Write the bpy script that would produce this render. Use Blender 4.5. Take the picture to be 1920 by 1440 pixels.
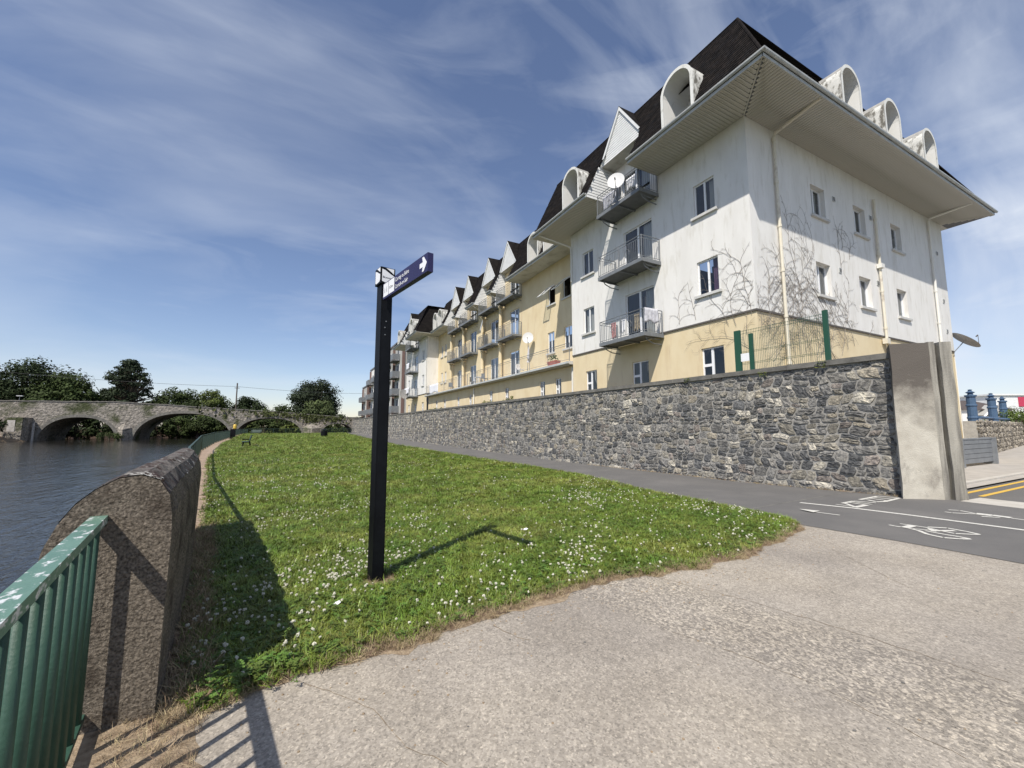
import bpy, math, random
import numpy as np
from mathutils import Matrix, Vector
for o in list(bpy.data.objects): bpy.data.objects.remove(o)
SC = bpy.context.scene
COL = SC.collection
R = math.radians
rng = random.Random(7)

# ------------------------------------------------------------------ camera
FPX, PITCH = 767.0, math.atan(79/767)
YAW = math.atan(402*math.cos(PITCH)/767); CAMH = 1.6
cd = bpy.data.cameras.new('camera'); cam = bpy.data.objects.new('camera', cd); COL.objects.link(cam)
cd.sensor_width = 36; cd.lens = 36*FPX/1920; cd.clip_end = 6000; cd.clip_start = 0.05
cam.location = (0, 0, CAMH); cam.rotation_euler = (math.pi/2+PITCH, 0, -YAW)
SC.camera = cam
SC.render.resolution_x, SC.render.resolution_y = 1024, 768
# ------------------------------------------------------------------ sky and sun
SUN_AZ, SUN_EL = R(232.3), R(52)
w = bpy.data.worlds.new('World'); SC.world = w; w.use_nodes = True
nt = w.node_tree; nt.nodes.clear()
def N(t, typ, **kw):
    n = t.nodes.new(typ)
    for k, v in kw.items():
        if k.startswith('i_'): n.inputs[k[2:].replace('_', ' ')].default_value = v
        else: setattr(n, k, v)
    return n
def ramp(t, fac, stops):
    n = N(t, 'ShaderNodeValToRGB'); e = n.color_ramp.elements
    while len(e) < len(stops): e.new(0.5)
    for el, (p, c) in zip(e, stops):
        el.position = p; el.color = c if len(c) == 4 else (*c, 1)
    t.links.new(fac, n.inputs[0]); return n.outputs[0]
def mix(t, a, b, fac, mode='MIX'):
    n = N(t, 'ShaderNodeMix', data_type='RGBA', blend_type=mode)
    for s, v in ((n.inputs[0], fac), (n.inputs[6], a), (n.inputs[7], b)):
        if isinstance(v, (float, int)): s.default_value = v
        elif isinstance(v, tuple): s.default_value = (*v[:3], 1)
        else: t.links.new(v, s)
    return n.outputs[2]
sky = N(nt, 'ShaderNodeTexSky', sky_type='NISHITA', sun_disc=False, sun_elevation=SUN_EL, sun_rotation=SUN_AZ,
        altitude=50, air_density=1.0, dust_density=0.3, ozone_density=2.2)
tc = N(nt, 'ShaderNodeTexCoord')
def sky_noise(rot, scale, nscale, detail, dist=0.0, rough=0.55, loc=(0, 0, 0)):
    mp = N(nt, 'ShaderNodeMapping'); mp.inputs['Rotation'].default_value = rot; mp.inputs['Scale'].default_value = scale
    mp.inputs['Location'].default_value = loc
    nt.links.new(tc.outputs['Generated'], mp.inputs[0])
    nz = N(nt, 'ShaderNodeTexNoise'); nz.inputs['Scale'].default_value = nscale; nz.inputs['Detail'].default_value = detail
    nz.inputs['Roughness'].default_value = rough; nz.inputs['Distortion'].default_value = dist
    nt.links.new(mp.outputs[0], nz.inputs['Vector']); return nz.outputs['Fac']
streak = ramp(nt, sky_noise((0.35, 0.15, 0.75), (0.8, 6.0, 3.0), 1.0, 7, 0.35, 0.52, (0.3, 0.2, 0)), [(0.43, (0, 0, 0)), (0.74, (1, 1, 1))])
patch = ramp(nt, sky_noise((0, 0, 0.2), (1, 1, 2.2), 1.3, 3, 0.2, 0.5, (1.7, 0.4, 0.2)), [(0.36, (0.3,)*3), (0.68, (1, 1, 1))])
wisp = ramp(nt, sky_noise((0.2, 0.1, 0.5), (1.6, 2.5, 8.0), 2.0, 8, 0.5, 0.55), [(0.48, (0, 0, 0)), (0.78, (0.8,)*3)])
cl = mix(nt, streak, wisp, 0.5, 'ADD'); cl = mix(nt, cl, patch, 1.0, 'MULTIPLY')
dim = mix(nt, sky.outputs[0], (1.36, 1.27, 1.33), 1.0, 'MULTIPLY')
dim = mix(nt, dim, (2.6, 2.9, 3.9), 0.06)
fade = N(nt, 'ShaderNodeMath', operation='MULTIPLY'); fade.inputs[1].default_value = 0.95
bw = N(nt, 'ShaderNodeRGBToBW'); nt.links.new(cl, bw.inputs[0]); nt.links.new(bw.outputs[0], fade.inputs[0])
skyc = mix(nt, dim, (7.6, 8.2, 9.2), fade.outputs[0])
bg = N(nt, 'ShaderNodeBackground'); bg.inputs['Strength'].default_value = 0.095
out = N(nt, 'ShaderNodeOutputWorld'); nt.links.new(skyc, bg.inputs[0]); nt.links.new(bg.outputs[0], out.inputs[0])
sd = bpy.data.lights.new('sun', 'SUN'); sd.energy = 5.0; sd.angle = R(0.53); sd.color = (1.0, 0.95, 0.87)
sun = bpy.data.objects.new('sun', sd); COL.objects.link(sun)
SDIR = Vector((math.sin(SUN_AZ)*math.cos(SUN_EL), math.cos(SUN_AZ)*math.cos(SUN_EL), math.sin(SUN_EL)))
sun.rotation_euler = SDIR.to_track_quat('Z', 'Y').to_euler(); sun.location = SDIR*60
vs = SC.view_settings; vs.view_transform = 'Standard'; vs.look = 'None'; vs.gamma = 1; vs.exposure = 0.12
SC.render.engine = 'CYCLES'; SC.cycles.max_bounces = 6; SC.cycles.transparent_max_bounces = 12

# pixel of the photograph -> ray (used to read positions off the ground and walls)
F_ = np.array([math.sin(YAW)*math.cos(PITCH), math.cos(YAW)*math.cos(PITCH), math.sin(PITCH)])
R_ = np.array([math.cos(YAW), -math.sin(YAW), 0]); U_ = np.cross(R_, F_); C_ = np.array([0, 0, CAMH])
def ray(x, y): return F_+R_*(x-960)/FPX-U_*(y-720)/FPX
def onz(x, y, z=0): d = ray(x, y); return C_+d*(z-CAMH)/d[2]
def onx(x, y, X): d = ray(x, y); return C_+d*X/d[0]
def ony(x, y, Y): d = ray(x, y); return C_+d*Y/d[1]
GY = [-50, 4, 8, 18, 40, 65, 112, 400]; GZ = [0, 0, -.13, -.25, -.22, -.19, -.05, 0]
def gz(y): return float(np.interp(y, GY, GZ))

# ------------------------------------------------------------------ materials
def mat(name, c1, c2=None, scale=5, rough=0.85, bump=0.0, bscale=40, stretch=(1, 1, 1), c3=None, s3=1.0, r3=(0.5, 0.7), spec=0.4,
        metal=0, lo=0.35, hi=0.65, attr=None, rnd=0.0, st3=(1, 1, 1), bdist=0.02, coat=0, world=False):
    m = bpy.data.materials.new(name); m.use_nodes = True; t = m.node_tree; b = t.nodes['Principled BSDF']
    b.inputs['Roughness'].default_value = rough; b.inputs['Metallic'].default_value = metal
    b.inputs['Specular IOR Level'].default_value = spec; b.inputs['Coat Weight'].default_value = coat
    co = N(t, 'ShaderNodeNewGeometry').outputs['Position'] if world else N(t, 'ShaderNodeTexCoord').outputs['Object']
    def noise(sc, st, det=8, r=0.6):
        mp = N(t, 'ShaderNodeMapping'); mp.inputs['Scale'].default_value = st; t.links.new(co, mp.inputs[0])
        n = N(t, 'ShaderNodeTexNoise'); n.inputs['Scale'].default_value = sc; n.inputs['Detail'].default_value = det
        n.inputs['Roughness'].default_value = r; t.links.new(mp.outputs[0], n.inputs['Vector']); return n.outputs['Fac']
    col = None
    if c2 is not None: col = ramp(t, noise(scale, stretch), [(lo, c1), (hi, c2)])
    if c3 is not None:
        f = ramp(t, noise(s3, st3, 10, 0.65), [(r3[0], (0, 0, 0)), (r3[1], (1, 1, 1))])
        col = mix(t, col if col is not None else c1, c3, f)
    if attr:
        a = N(t, 'ShaderNodeAttribute', attribute_name=attr); col = mix(t, col if col is not None else c1, a.outputs['Color'], 1.0, 'MULTIPLY')
    if rnd:
        oi = N(t, 'ShaderNodeObjectInfo'); hv = N(t, 'ShaderNodeHueSaturation')
        mr = N(t, 'ShaderNodeMapRange'); mr.inputs['To Min'].default_value = 1-rnd; mr.inputs['To Max'].default_value = 1+rnd
        t.links.new(oi.outputs['Random'], mr.inputs[0]); t.links.new(mr.outputs[0], hv.inputs['Value'])
        mr2 = N(t, 'ShaderNodeMapRange'); mr2.inputs['To Min'].default_value = .47; mr2.inputs['To Max'].default_value = .52
        t.links.new(oi.outputs['Random'], mr2.inputs[0]); t.links.new(mr2.outputs[0], hv.inputs['Hue'])
        if col is None: hv.inputs['Color'].default_value = (*c1, 1)
        else: t.links.new(col, hv.inputs['Color'])
        col = hv.outputs[0]
    if col is None: b.inputs['Base Color'].default_value = (*c1, 1)
    else: t.links.new(col, b.inputs['Base Color'])
    if bump:
        bn = N(t, 'ShaderNodeBump'); bn.inputs['Strength'].default_value = bump; bn.inputs['Distance'].default_value = bdist
        t.links.new(noise(bscale, (1, 1, 1), 6, 0.65), bn.inputs['Height']); t.links.new(bn.outputs[0], b.inputs['Normal'])
    return m
M = {}
M['white_render'] = mat('white_render', (.72, .70, .66), (.78, .762, .722), 1.6, .9, .25, 60, (1, 1, .35), (.55, .52, .45), 1.7, (.52, .82), .2, st3=(2.2, 2.2, .45))
M['yellow_render'] = mat('yellow_render', (.66, .54, .34), (.72, .61, .41), 1.3, .9, .25, 60, (1, 1, .5), (.54, .40, .25), .9, (.58, .8), .2, st3=(1.6, 1.6, .3))
M['trim_white'] = mat('trim_white', (.78, .78, .76), (.7, .7, .68), 3, .5)
M['pvc'] = mat('pvc', (.82, .82, .82), None, rough=.35)
M['hood'] = mat('hood', (.74, .73, .68), (.66, .65, .6), 3, .85, .3, 30, c3=(.17, .16, .135), s3=3.2, r3=(.47, .58), st3=(1.2, 1.2, .6))
M['hood_front'] = mat('hood_front', (.74, .73, .69), (.68, .67, .62), 3, .85, .2, 30, c3=(.30, .285, .25), s3=3.0, r3=(.56, .74))
M['hood_in'] = mat('hood_in', (.74, .73, .70), (.70, .69, .65), 2, .9)
M['hood_top'] = mat('hood_top', (.28, .27, .25), (.40, .39, .36), 4, .8, .3, 20)
M['soffit'] = mat('soffit', (.47, .45, .395), (.58, .565, .51), 2.2, .7, .1, 30, c3=(.24, .22, .165), s3=1.1, r3=(.48, .72), st3=(1, 1, 1))
M['gutter'] = mat('gutter', (.42, .43, .42), (.52, .53, .51), 3, .45)
M['pipe'] = mat('pipe', (.66, .60, .47), (.70, .66, .56), 2, .5, c3=(.35, .28, .2), s3=2, r3=(.55, .75))
M['pipe_white'] = mat('pipe_white', (.74, .72, .66), None, rough=.45)
M['slate'] = mat('slate', (.008, .0075, .0075), (.020, .018, .017), 3.5, .92, .3, 60, attr='col', spec=.08)
M['steel'] = mat('steel', (.20, .21, .22), (.15, .16, .17), 5, .5)
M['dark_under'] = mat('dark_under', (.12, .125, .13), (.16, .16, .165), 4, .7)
M['curtain'] = mat('curtain', (.55, .52, .46), (.45, .42, .38), 8, .9, stretch=(8, 8, .3))
M['curtain_purple'] = mat('curtain_purple', (.16, .08, .13), (.1, .05, .09), 8, .9, stretch=(8, 8, .3))
M['band'] = mat('band', (.10, .09, .08), None, rough=.8)
M['conc_sill'] = mat('conc_sill', (.6, .59, .56), (.5, .49, .46), 4, .8)
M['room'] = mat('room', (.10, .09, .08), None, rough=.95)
def glass():
    m = bpy.data.materials.new('window_glass'); m.use_nodes = True; t = m.node_tree; t.nodes.clear()
    tr = N(t, 'ShaderNodeBsdfTransparent'); tr.inputs[0].default_value = (.72, .76, .78, 1)
    gl = N(t, 'ShaderNodeBsdfGlossy'); gl.inputs['Roughness'].default_value = .02; gl.inputs[0].default_value = (.9, .95, 1, 1)
    lw = N(t, 'ShaderNodeLayerWeight'); lw.inputs[0].default_value = .5
    pw_ = N(t, 'ShaderNodeMath', operation='POWER'); pw_.inputs[1].default_value = 3.0; t.links.new(lw.outputs['Facing'], pw_.inputs[0])
    fr = N(t, 'ShaderNodeMath', operation='MULTIPLY_ADD'); fr.inputs[1].default_value = .7; fr.inputs[2].default_value = .06; t.links.new(pw_.outputs[0], fr.inputs[0])
    ms = N(t, 'ShaderNodeMixShader'); o = N(t, 'ShaderNodeOutputMaterial')
    t.links.new(fr.outputs[0], ms.inputs[0]); t.links.new(tr.outputs[0], ms.inputs[1]); t.links.new(gl.outputs[0], ms.inputs[2])
    t.links.new(ms.outputs[0], o.inputs[0]); return m
M['glass'] = glass()
M['stone'] = mat('rubble_stone', (.50, .50, .51), (1.30, 1.27, 1.2), 11, .88, 1.0, 20, attr='col', c3=(1.75, 1.68, 1.5), s3=5, r3=(.58, .74), spec=.3, bdist=.05, lo=.36, hi=.64)
M['mortar'] = mat('mortar', (.26, .248, .225), (.36, .342, .31), 6, .95, .6, 40)
M['coping'] = mat('coping', (.11, .105, .095), (.19, .18, .16), 3, .9, .4, 30, c3=(.30, .28, .22), s3=4, r3=(.62, .72))
M['pillar'] = mat('pillar', (.42, .385, .32), (.52, .485, .41), 3, .92, .5, 35, c3=(.19, .17, .145), s3=1.6, r3=(.54, .70), st3=(1, 1, .55))
M['pillar_rib'] = mat('pillar_rib', (.38, .355, .30), (.26, .245, .21), 3, .92, .5, 35, stretch=(1, 1, .15), c3=(.13, .12, .105), s3=2.5, r3=(.46, .64), st3=(1.5, 1.5, .12))
M['parapet'] = mat('parapet', (.105, .085, .062), (.44, .37, .29), 70, .95, 1.0, 42, lo=.36, hi=.68, c3=(.075, .055, .038), s3=3.2, r3=(.50, .68), bdist=.09)
M['parapet_top'] = mat('parapet_top', (.10, .088, .078), (.19, .172, .155), 18, .95, 1.0, 50, c3=(.06, .032, .028), s3=6, r3=(.5, .62), bdist=.03)
M['lichen'] = mat('lichen', (.62, .60, .55), (.45, .43, .38), 30, .95)
M['moss'] = mat('moss', (.035, .022, .016), (.075, .045, .03), 25, 1, .8, 80)
M['green_paint'] = mat('green_paint', (.026, .066, .044), (.038, .088, .060), 6, .5, .2, 60, c3=(.03, .04, .03), s3=18, r3=(.66, .70), coat=.1)
M['green_top'] = mat('green_top', (.10, .19, .145), (.13, .23, .175), 6, .4, .2, 60, c3=(.62, .63, .62), s3=26, r3=(.54, .60), st3=(1, .5, 1))
M['fence_green'] = mat('fence_green', (.018, .075, .045), None, rough=.5)
M['dark_green'] = mat('dark_green', (.03, .055, .045), (.045, .075, .06), 3, .55)
M['concrete'] = None
M['black'] = mat('black_paint', (.004, .0045, .006), (.007, .008, .010), 6, .5, spec=.15)
M['navy'] = mat('navy', (.022, .020, .075), (.026, .024, .088), 3, .5)
M['sign_white'] = mat('sign_white', (.8, .8, .8), None, rough=.4)
M['sign_grey'] = mat('sign_grey', (.25, .25, .27), None, rough=.5)
M['sheet_white'] = mat('sheet_white', (.8, .8, .82), (.68, .68, .72), 5, .9)
M['cloth_red'] = mat('cloth_red', (.45, .12, .12), (.6, .4, .38), 14, .9)
M['cloth_grey'] = mat('cloth_grey', (.42, .42, .46), (.6, .6, .64), 9, .9)
M['cloth_dark'] = mat('cloth_dark', (.10, .08, .07), (.40, .34, .24), 18, .9)
M['terracotta'] = mat('terracotta', (.42, .12, .09), (.5, .17, .13), 6, .8)
M['dish'] = mat('dish', (.58, .58, .57), (.52, .52, .51), 4, .5)
M['dish_grey'] = mat('dish_grey', (.34, .33, .31), (.28, .27, .26), 4, .6)
M['creeper'] = mat('creeper', (.19, .165, .145), (.26, .23, .20), 6, .9)
M['bridge'] = mat('bridge_stone', (.12, .11, .095), (.47, .42, .36), 1.9, .95, 1.0, 2.6, (1, 1, 1.7), (.075, .085, .04), .22, (.52, .64), .2, lo=.3, hi=.68, bdist=.3)
M['bridge_ring'] = mat('bridge_ring', (.14, .13, .115), (.24, .225, .195), 2.2, .95, .5, 3)
M['bridge_pale'] = mat('bridge_pale', (.42, .39, .35), (.6, .56, .52), 3, .95)
M['leaf'] = mat('leaf', (.8, .8, .8), (1.2, 1.2, 1.1), .25, .75, attr='col', spec=.2)
M['bark'] = mat('bark', (.09, .07, .05), (.14, .11, .08), 4, .95)
M['asphalt'] = mat('asphalt', (.092, .088, .083), (.165, .157, .148), 150, .92, .7, 260, c3=(.17, .16, .148), s3=.7, r3=(.45, .75), lo=.3, hi=.7, bdist=.006)
M['paint'] = mat('road_paint', (.66, .64, .58), (.50, .48, .43), 25, .8, c3=(.2, .19, .18), s3=40, r3=(.66, .74))
M['yellow_paint'] = mat('yellow_paint', (.66, .42, .07), (.55, .35, .06), 15, .8, c3=(.2, .18, .12), s3=30, r3=(.64, .74))
M['footway'] = mat('footway', (.34, .31, .27), (.42, .385, .34), 2, .92, .3, 60)
M['kerb'] = mat('kerb', (.42, .39, .34), (.5, .47, .42), 3, .9, .3, 40)
M['soil'] = mat('soil', (.16, .115, .07), (.30, .22, .135), 14, .98, .9, 50, c3=(.09, .065, .04), s3=5, r3=(.5, .7))
M['verge'] = mat('dry_earth', (.26, .19, .12), (.40, .31, .21), 22, .98, .9, 60, c3=(.12, .085, .05), s3=9, r3=(.55, .7))
M['brick_strip'] = mat('edging_brick', (.38, .27, .19), (.50, .38, .28), 9, .95, .5, 40)
M['lawn'] = mat('lawn_turf', (.060, .090, .012), (.135, .158, .030), 3.2, .95, 1.0, 60, c3=(.165, .165, .050), s3=.55, r3=(.5, .72), spec=.1, bdist=.05)
M['field'] = mat('field', (.05, .075, .02), (.09, .12, .04), .1, .95)
M['grass'] = mat('grass_blade', (.085, .145, .014), (.185, .235, .034), 1.3, .45, rnd=.5, spec=.45, c3=(.29, .28, .07), s3=.42, r3=(.50, .74), world=True)
M['dry'] = mat('dry_grass', (.30, .225, .13), (.46, .36, .23), 4, .8, rnd=.35)
M['flower'] = mat('clover_flower', (.74, .72, .62), (.64, .60, .48), 40, .8)
M['cloverleaf'] = mat('clover_leaf', (.065, .120, .016), (.115, .175, .030), 10, .6, rnd=.3, world=True)
M['yellow_plastic'] = mat('yellow_plastic', (.65, .45, .08), None, rough=.5)
M['grey_render'] = mat('grey_render', (.37, .36, .33), (.43, .42, .39), .8, .9)
M['brick_red'] = mat('brick_red', (.16, .10, .085), (.20, .135, .115), 6, .9)
M['blue_iron'] = mat('blue_iron', (.055, .10, .17), (.075, .125, .20), 5, .5)
M['roof_brown'] = mat('roof_brown', (.07, .055, .05), (.1, .08, .07), 4, .8)
M['alu'] = mat('aluminium', (.20, .21, .22), (.26, .27, .28), 4, .45, metal=.3)
M['pole_wood'] = mat('pole_wood', (.11, .09, .075), None, rough=.9)
M['wire'] = mat('wire', (.05, .05, .05), None, rough=.6)
M['red_sign'] = mat('red_sign', (.5, .05, .1), None, rough=.6)
def concrete():
    m = mat('concrete', (.318, .284, .240), (.375, .338, .290), 1.2, .93, .5, 170, bdist=.006); t = m.node_tree; b = t.nodes['Principled BSDF']
    co = N(t, 'ShaderNodeTexCoord').outputs['Object']; base = b.inputs['Base Color'].links[0].from_socket
    def vor(sc):
        v = N(t, 'ShaderNodeTexVoronoi'); v.inputs['Scale'].default_value = sc; t.links.new(co, v.inputs['Vector']); return v
    v = vor(95); g = N(t, 'ShaderNodeRGBToBW'); t.links.new(v.outputs['Color'], g.inputs[0])
    sp = ramp(t, g.outputs[0], [(.12, (.55,)*3), (.35, (.88, .87, .85)), (.7, (1.05,)*3), (.92, (1.5, 1.48, 1.42))])
    v2 = vor(38); g2 = N(t, 'ShaderNodeRGBToBW'); t.links.new(v2.outputs['Color'], g2.inputs[0])
    sp2 = ramp(t, g2.outputs[0], [(.3, (.86,)*3), (.75, (1.1,)*3)])
    # worn band of exposed aggregate across the slab
    se = N(t, 'ShaderNodeSeparateXYZ'); t.links.new(co, se.inputs[0])
    nz = N(t, 'ShaderNodeTexNoise'); nz.inputs['Scale'].default_value = 1.3; nz.inputs['Detail'].default_value = 6; t.links.new(co, nz.inputs['Vector'])
    def math_(op, a, bb):
        n = N(t, 'ShaderNodeMath', operation=op)
        for i, x in enumerate((a, bb)):
            if isinstance(x, (int, float)): n.inputs[i].default_value = x
            else: t.links.new(x, n.inputs[i])
        return n.outputs[0]
    xx = math_('ADD', math_('ADD', se.outputs[0], math_('MULTIPLY', math_('MAXIMUM', math_('SUBTRACT', se.outputs[1], 1.3), 0), .24)), math_('MULTIPLY', nz.outputs[0], .22))
    band = math_('ABSOLUTE', math_('SUBTRACT', xx, 3.56), 0)
    bf = ramp(t, band, [(.44, (1, 1, 1)), (.60, (0, 0, 0))])
    v3 = vor(55); g3 = N(t, 'ShaderNodeRGBToBW'); t.links.new(v3.outputs['Color'], g3.inputs[0])
    agg = ramp(t, g3.outputs[0], [(.25, (.50,)*3), (.5, (.9,)*3), (.8, (1.6, 1.58, 1.5))])
    c = mix(t, base, sp, .75, 'MULTIPLY'); c = mix(t, c, sp2, .8, 'MULTIPLY')
    c2 = mix(t, c, agg, .58, 'MULTIPLY'); c = mix(t, c, c2, bf)
    nb = N(t, 'ShaderNodeTexNoise'); nb.inputs['Scale'].default_value = .5; nb.inputs['Detail'].default_value = 7; t.links.new(co, nb.inputs['Vector'])
    c = mix(t, c, ramp(t, nb.outputs[0], [(.35, (.86, .85, .85)), (.65, (1.1, 1.08, 1.04))]), 1.0, 'MULTIPLY')
    t.links.new(c, b.inputs['Base Color']); return m
def stain_top(m, dark, z0, z1):     # dark algae stain running down from the top of the pillar
    t = m.node_tree; b = t.nodes['Principled BSDF']; base = b.inputs['Base Color'].links[0].from_socket; co = N(t, 'ShaderNodeTexCoord').outputs['Object']
    se = N(t, 'ShaderNodeSeparateXYZ'); t.links.new(co, se.inputs[0]); nz = N(t, 'ShaderNodeTexNoise'); nz.inputs['Scale'].default_value = 1.6; nz.inputs['Detail'].default_value = 9; nz.inputs['Roughness'].default_value = .65; t.links.new(co, nz.inputs['Vector'])
    ma = N(t, 'ShaderNodeMath', operation='MULTIPLY_ADD'); ma.inputs[1].default_value = 3.2; t.links.new(nz.outputs[0], ma.inputs[0]); t.links.new(se.outputs[2], ma.inputs[2])
    mr = N(t, 'ShaderNodeMapRange'); mr.inputs['From Min'].default_value = z0; mr.inputs['From Max'].default_value = z1; t.links.new(ma.outputs[0], mr.inputs[0])
    t.links.new(mix(t, base, dark, mr.outputs[0]), b.inputs['Base Color'])
stain_top(M['pillar'], (.115, .10, .085), 3.1, 4.3)
M['concrete'] = concrete()
def water():
    m = bpy.data.materials.new('river_water'); m.use_nodes = True; t = m.node_tree; b = t.nodes['Principled BSDF']
    b.inputs['Base Color'].default_value = (.020, .019, .016, 1); b.inputs['Roughness'].default_value = .05
    b.inputs['IOR'].default_value = 1.33
    co = N(t, 'ShaderNodeTexCoord').outputs['Object']
    hs = None
    for sc, st, wt in ((.55, (1, .35, 1), 1.0), (2.6, (1, .45, 1), .45), (9, (1, .7, 1), .16)):
        mp = N(t, 'ShaderNodeMapping'); mp.inputs['Scale'].default_value = st; mp.inputs['Rotation'].default_value = (0, 0, .9); t.links.new(co, mp.inputs[0])
        n = N(t, 'ShaderNodeTexNoise'); n.inputs['Scale'].default_value = sc; n.inputs['Detail'].default_value = 4; n.inputs['Distortion'].default_value = .8
        t.links.new(mp.outputs[0], n.inputs['Vector'])
        ml = N(t, 'ShaderNodeMath', operation='MULTIPLY'); ml.inputs[1].default_value = wt; t.links.new(n.outputs[0], ml.inputs[0])
        if hs is None: hs = ml.outputs[0]
        else:
            ad = N(t, 'ShaderNodeMath', operation='ADD'); t.links.new(hs, ad.inputs[0]); t.links.new(ml.outputs[0], ad.inputs[1]); hs = ad.outputs[0]
    bn = N(t, 'ShaderNodeBump'); bn.inputs['Strength'].default_value = .4; bn.inputs['Distance'].default_value = .25
    t.links.new(hs, bn.inputs['Height']); t.links.new(bn.outputs[0], b.inputs['Normal']); return m
M['water'] = water()

# ------------------------------------------------------------------ mesh helpers
class MB:
    def __init__(s): s.v = []; s.f = []; s.c = []
    def add(s, vs, fs, col=None):
        o = len(s.v); s.v += [tuple(map(float, p)) for p in vs]; s.f += [tuple(i+o for i in f) for f in fs]
        if col is not None: s.c += [col]*len(vs)
        return s
    def quad(s, a, b, c, d, col=None): return s.add([a, b, c, d], [(0, 1, 2, 3)], col)
    def poly(s, pts, col=None): return s.add(pts, [tuple(range(len(pts)))], col)
    def box(s, x0, x1, y0, y1, z0, z1, col=None):
        v = [(x, y, z) for z in (z0, z1) for y in (y0, y1) for x in (x0, x1)]
        return s.add(v, [(0, 2, 3, 1), (4, 5, 7, 6), (0, 1, 5, 4), (2, 6, 7, 3), (0, 4, 6, 2), (1, 3, 7, 5)], col)
    def obox(s, p, ax, L, ay, W, az, H, col=None):   # box from corner p along three vectors
        p = Vector(p); ax = Vector(ax)*L; ay = Vector(ay)*W; az = Vector(az)*H
        v = [p+ax*i+ay*j+az*k for k in (0, 1) for j in (0, 1) for i in (0, 1)]
        return s.add(v, [(0, 2, 3, 1), (4, 5, 7, 6), (0, 1, 5, 4), (2, 6, 7, 3), (0, 4, 6, 2), (1, 3, 7, 5)], col)
    def tube(s, pts, r, n=6, cap=True, col=None):
        pts = [Vector(p) for p in pts]; rs = r if isinstance(r, (list, tuple)) else [r]*len(pts); o = len(s.v); k = len(pts)
        for i, p in enumerate(pts):
            t = (pts[min(i+1, k-1)]-pts[max(i-1, 0)]).normalized()
            a = t.orthogonal() if abs(t.z) > .99 else t.cross(Vector((0, 0, 1)))
            a.normalize(); b = t.cross(a)
            for j in range(n):
                q = p+(a*math.cos(2*math.pi*j/n)+b*math.sin(2*math.pi*j/n))*rs[i]; s.v.append(tuple(q))
                if col is not None: s.c.append(col)
        for i in range(k-1):
            for j in range(n):
                s.f.append((o+i*n+j, o+i*n+(j+1) % n, o+(i+1)*n+(j+1) % n, o+(i+1)*n+j))
        if cap: s.f.append(tuple(o+j for j in range(n))[::-1]); s.f.append(tuple(o+(k-1)*n+j for j in range(n)))
        return s
    def lathe(s, c, prof, n=16):
        o = len(s.v); k = len(prof)
        for r, z in prof:
            for j in range(n): s.v.append((c[0]+r*math.cos(2*math.pi*j/n), c[1]+r*math.sin(2*math.pi*j/n), c[2]+z))
        for i in range(k-1):
            for j in range(n): s.f.append((o+i*n+j, o+i*n+(j+1) % n, o+(i+1)*n+(j+1) % n, o+(i+1)*n+j))
        s.f.append(tuple(o+(k-1)*n+j for j in range(n))); s.f.append(tuple(o+j for j in range(n))[::-1]); return s
    def mesh(s, name, m, smooth=False):
        me = bpy.data.meshes.new(name); me.from_pydata(s.v, [], s.f); me.materials.append(M[m] if isinstance(m, str) else m)
        if s.c:
            a = me.color_attributes.new('col', 'FLOAT_COLOR', 'POINT'); a.data.foreach_set('color', np.array([(*c, 1) for c in s.c], 'f').ravel())
        if smooth: me.shade_smooth()
        me.update(); return me
    def build(s, name, m, parent=None, smooth=False): return link(name, s.mesh(name, m, smooth), parent)
def link(name, me, parent=None, loc=None):
    o = bpy.data.objects.new(name, me); COL.objects.link(o)
    if parent is not None:
        o.parent = parent
        if parent.parent is None: o.matrix_parent_inverse = Matrix.Translation(-parent.location)
    if loc is not None: o.location = loc
    return o
def tag(o, label=None, cat=None, group=None, kind=None):
    if label: o['label'] = label
    if cat: o['category'] = cat
    if group: o['group'] = group
    if kind: o['kind'] = kind
    return o
def thing(name, label, cat, loc, group=None):
    o = bpy.data.objects.new(name, None); COL.objects.link(o); o.location = loc; o.empty_display_size = .2
    return tag(o, label, cat, group)
class FR:   # wall frame: u along the wall, d outwards, z up
    def __init__(s, o, u, n): s.o = Vector(o); s.u = Vector(u); s.n = Vector(n)
    def p(s, u, d, z): q = s.o+s.u*u+s.n*d; return (q.x, q.y, q.z+z)
    def box(s, mb, u0, u1, d0, d1, z0, z1, col=None):
        return mb.obox(s.p(u0, d0, z0), s.u, u1-u0, s.n, d1-d0, (0, 0, 1), z1-z0, col)
    def wall(s, mb, u0, u1, z0, z1, holes, rev=.14, d=0):
        us = sorted({u0, u1, *[h[0] for h in holes], *[h[1] for h in holes]}); zs = sorted({z0, z1, *[h[2] for h in holes], *[h[3] for h in holes]})
        us = [u for u in us if u0 <= u <= u1]; zs = [z for z in zs if z0 <= z <= z1]
        for a, b in zip(us, us[1:]):
            for c, e in zip(zs, zs[1:]):
                um, zm = (a+b)/2, (c+e)/2
                if any(h[0] < um < h[1] and h[2] < zm < h[3] for h in holes): continue
                mb.quad(s.p(a, d, c), s.p(b, d, c), s.p(b, d, e), s.p(a, d, e))
        for a, b, c, e in holes:
            mb.quad(s.p(a, d, c), s.p(b, d, c), s.p(b, d-rev, c), s.p(a, d-rev, c)); mb.quad(s.p(a, d, e), s.p(a, d-rev, e), s.p(b, d-rev, e), s.p(b, d, e))
            mb.quad(s.p(a, d, c), s.p(a, d-rev, c), s.p(a, d-rev, e), s.p(a, d, e)); mb.quad(s.p(b, d, c), s.p(b, d, e), s.p(b, d-rev, e), s.p(b, d-rev, c))
def interp(x, xs, ys): return float(np.interp(x, xs, ys))

exec_parts = []
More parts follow.
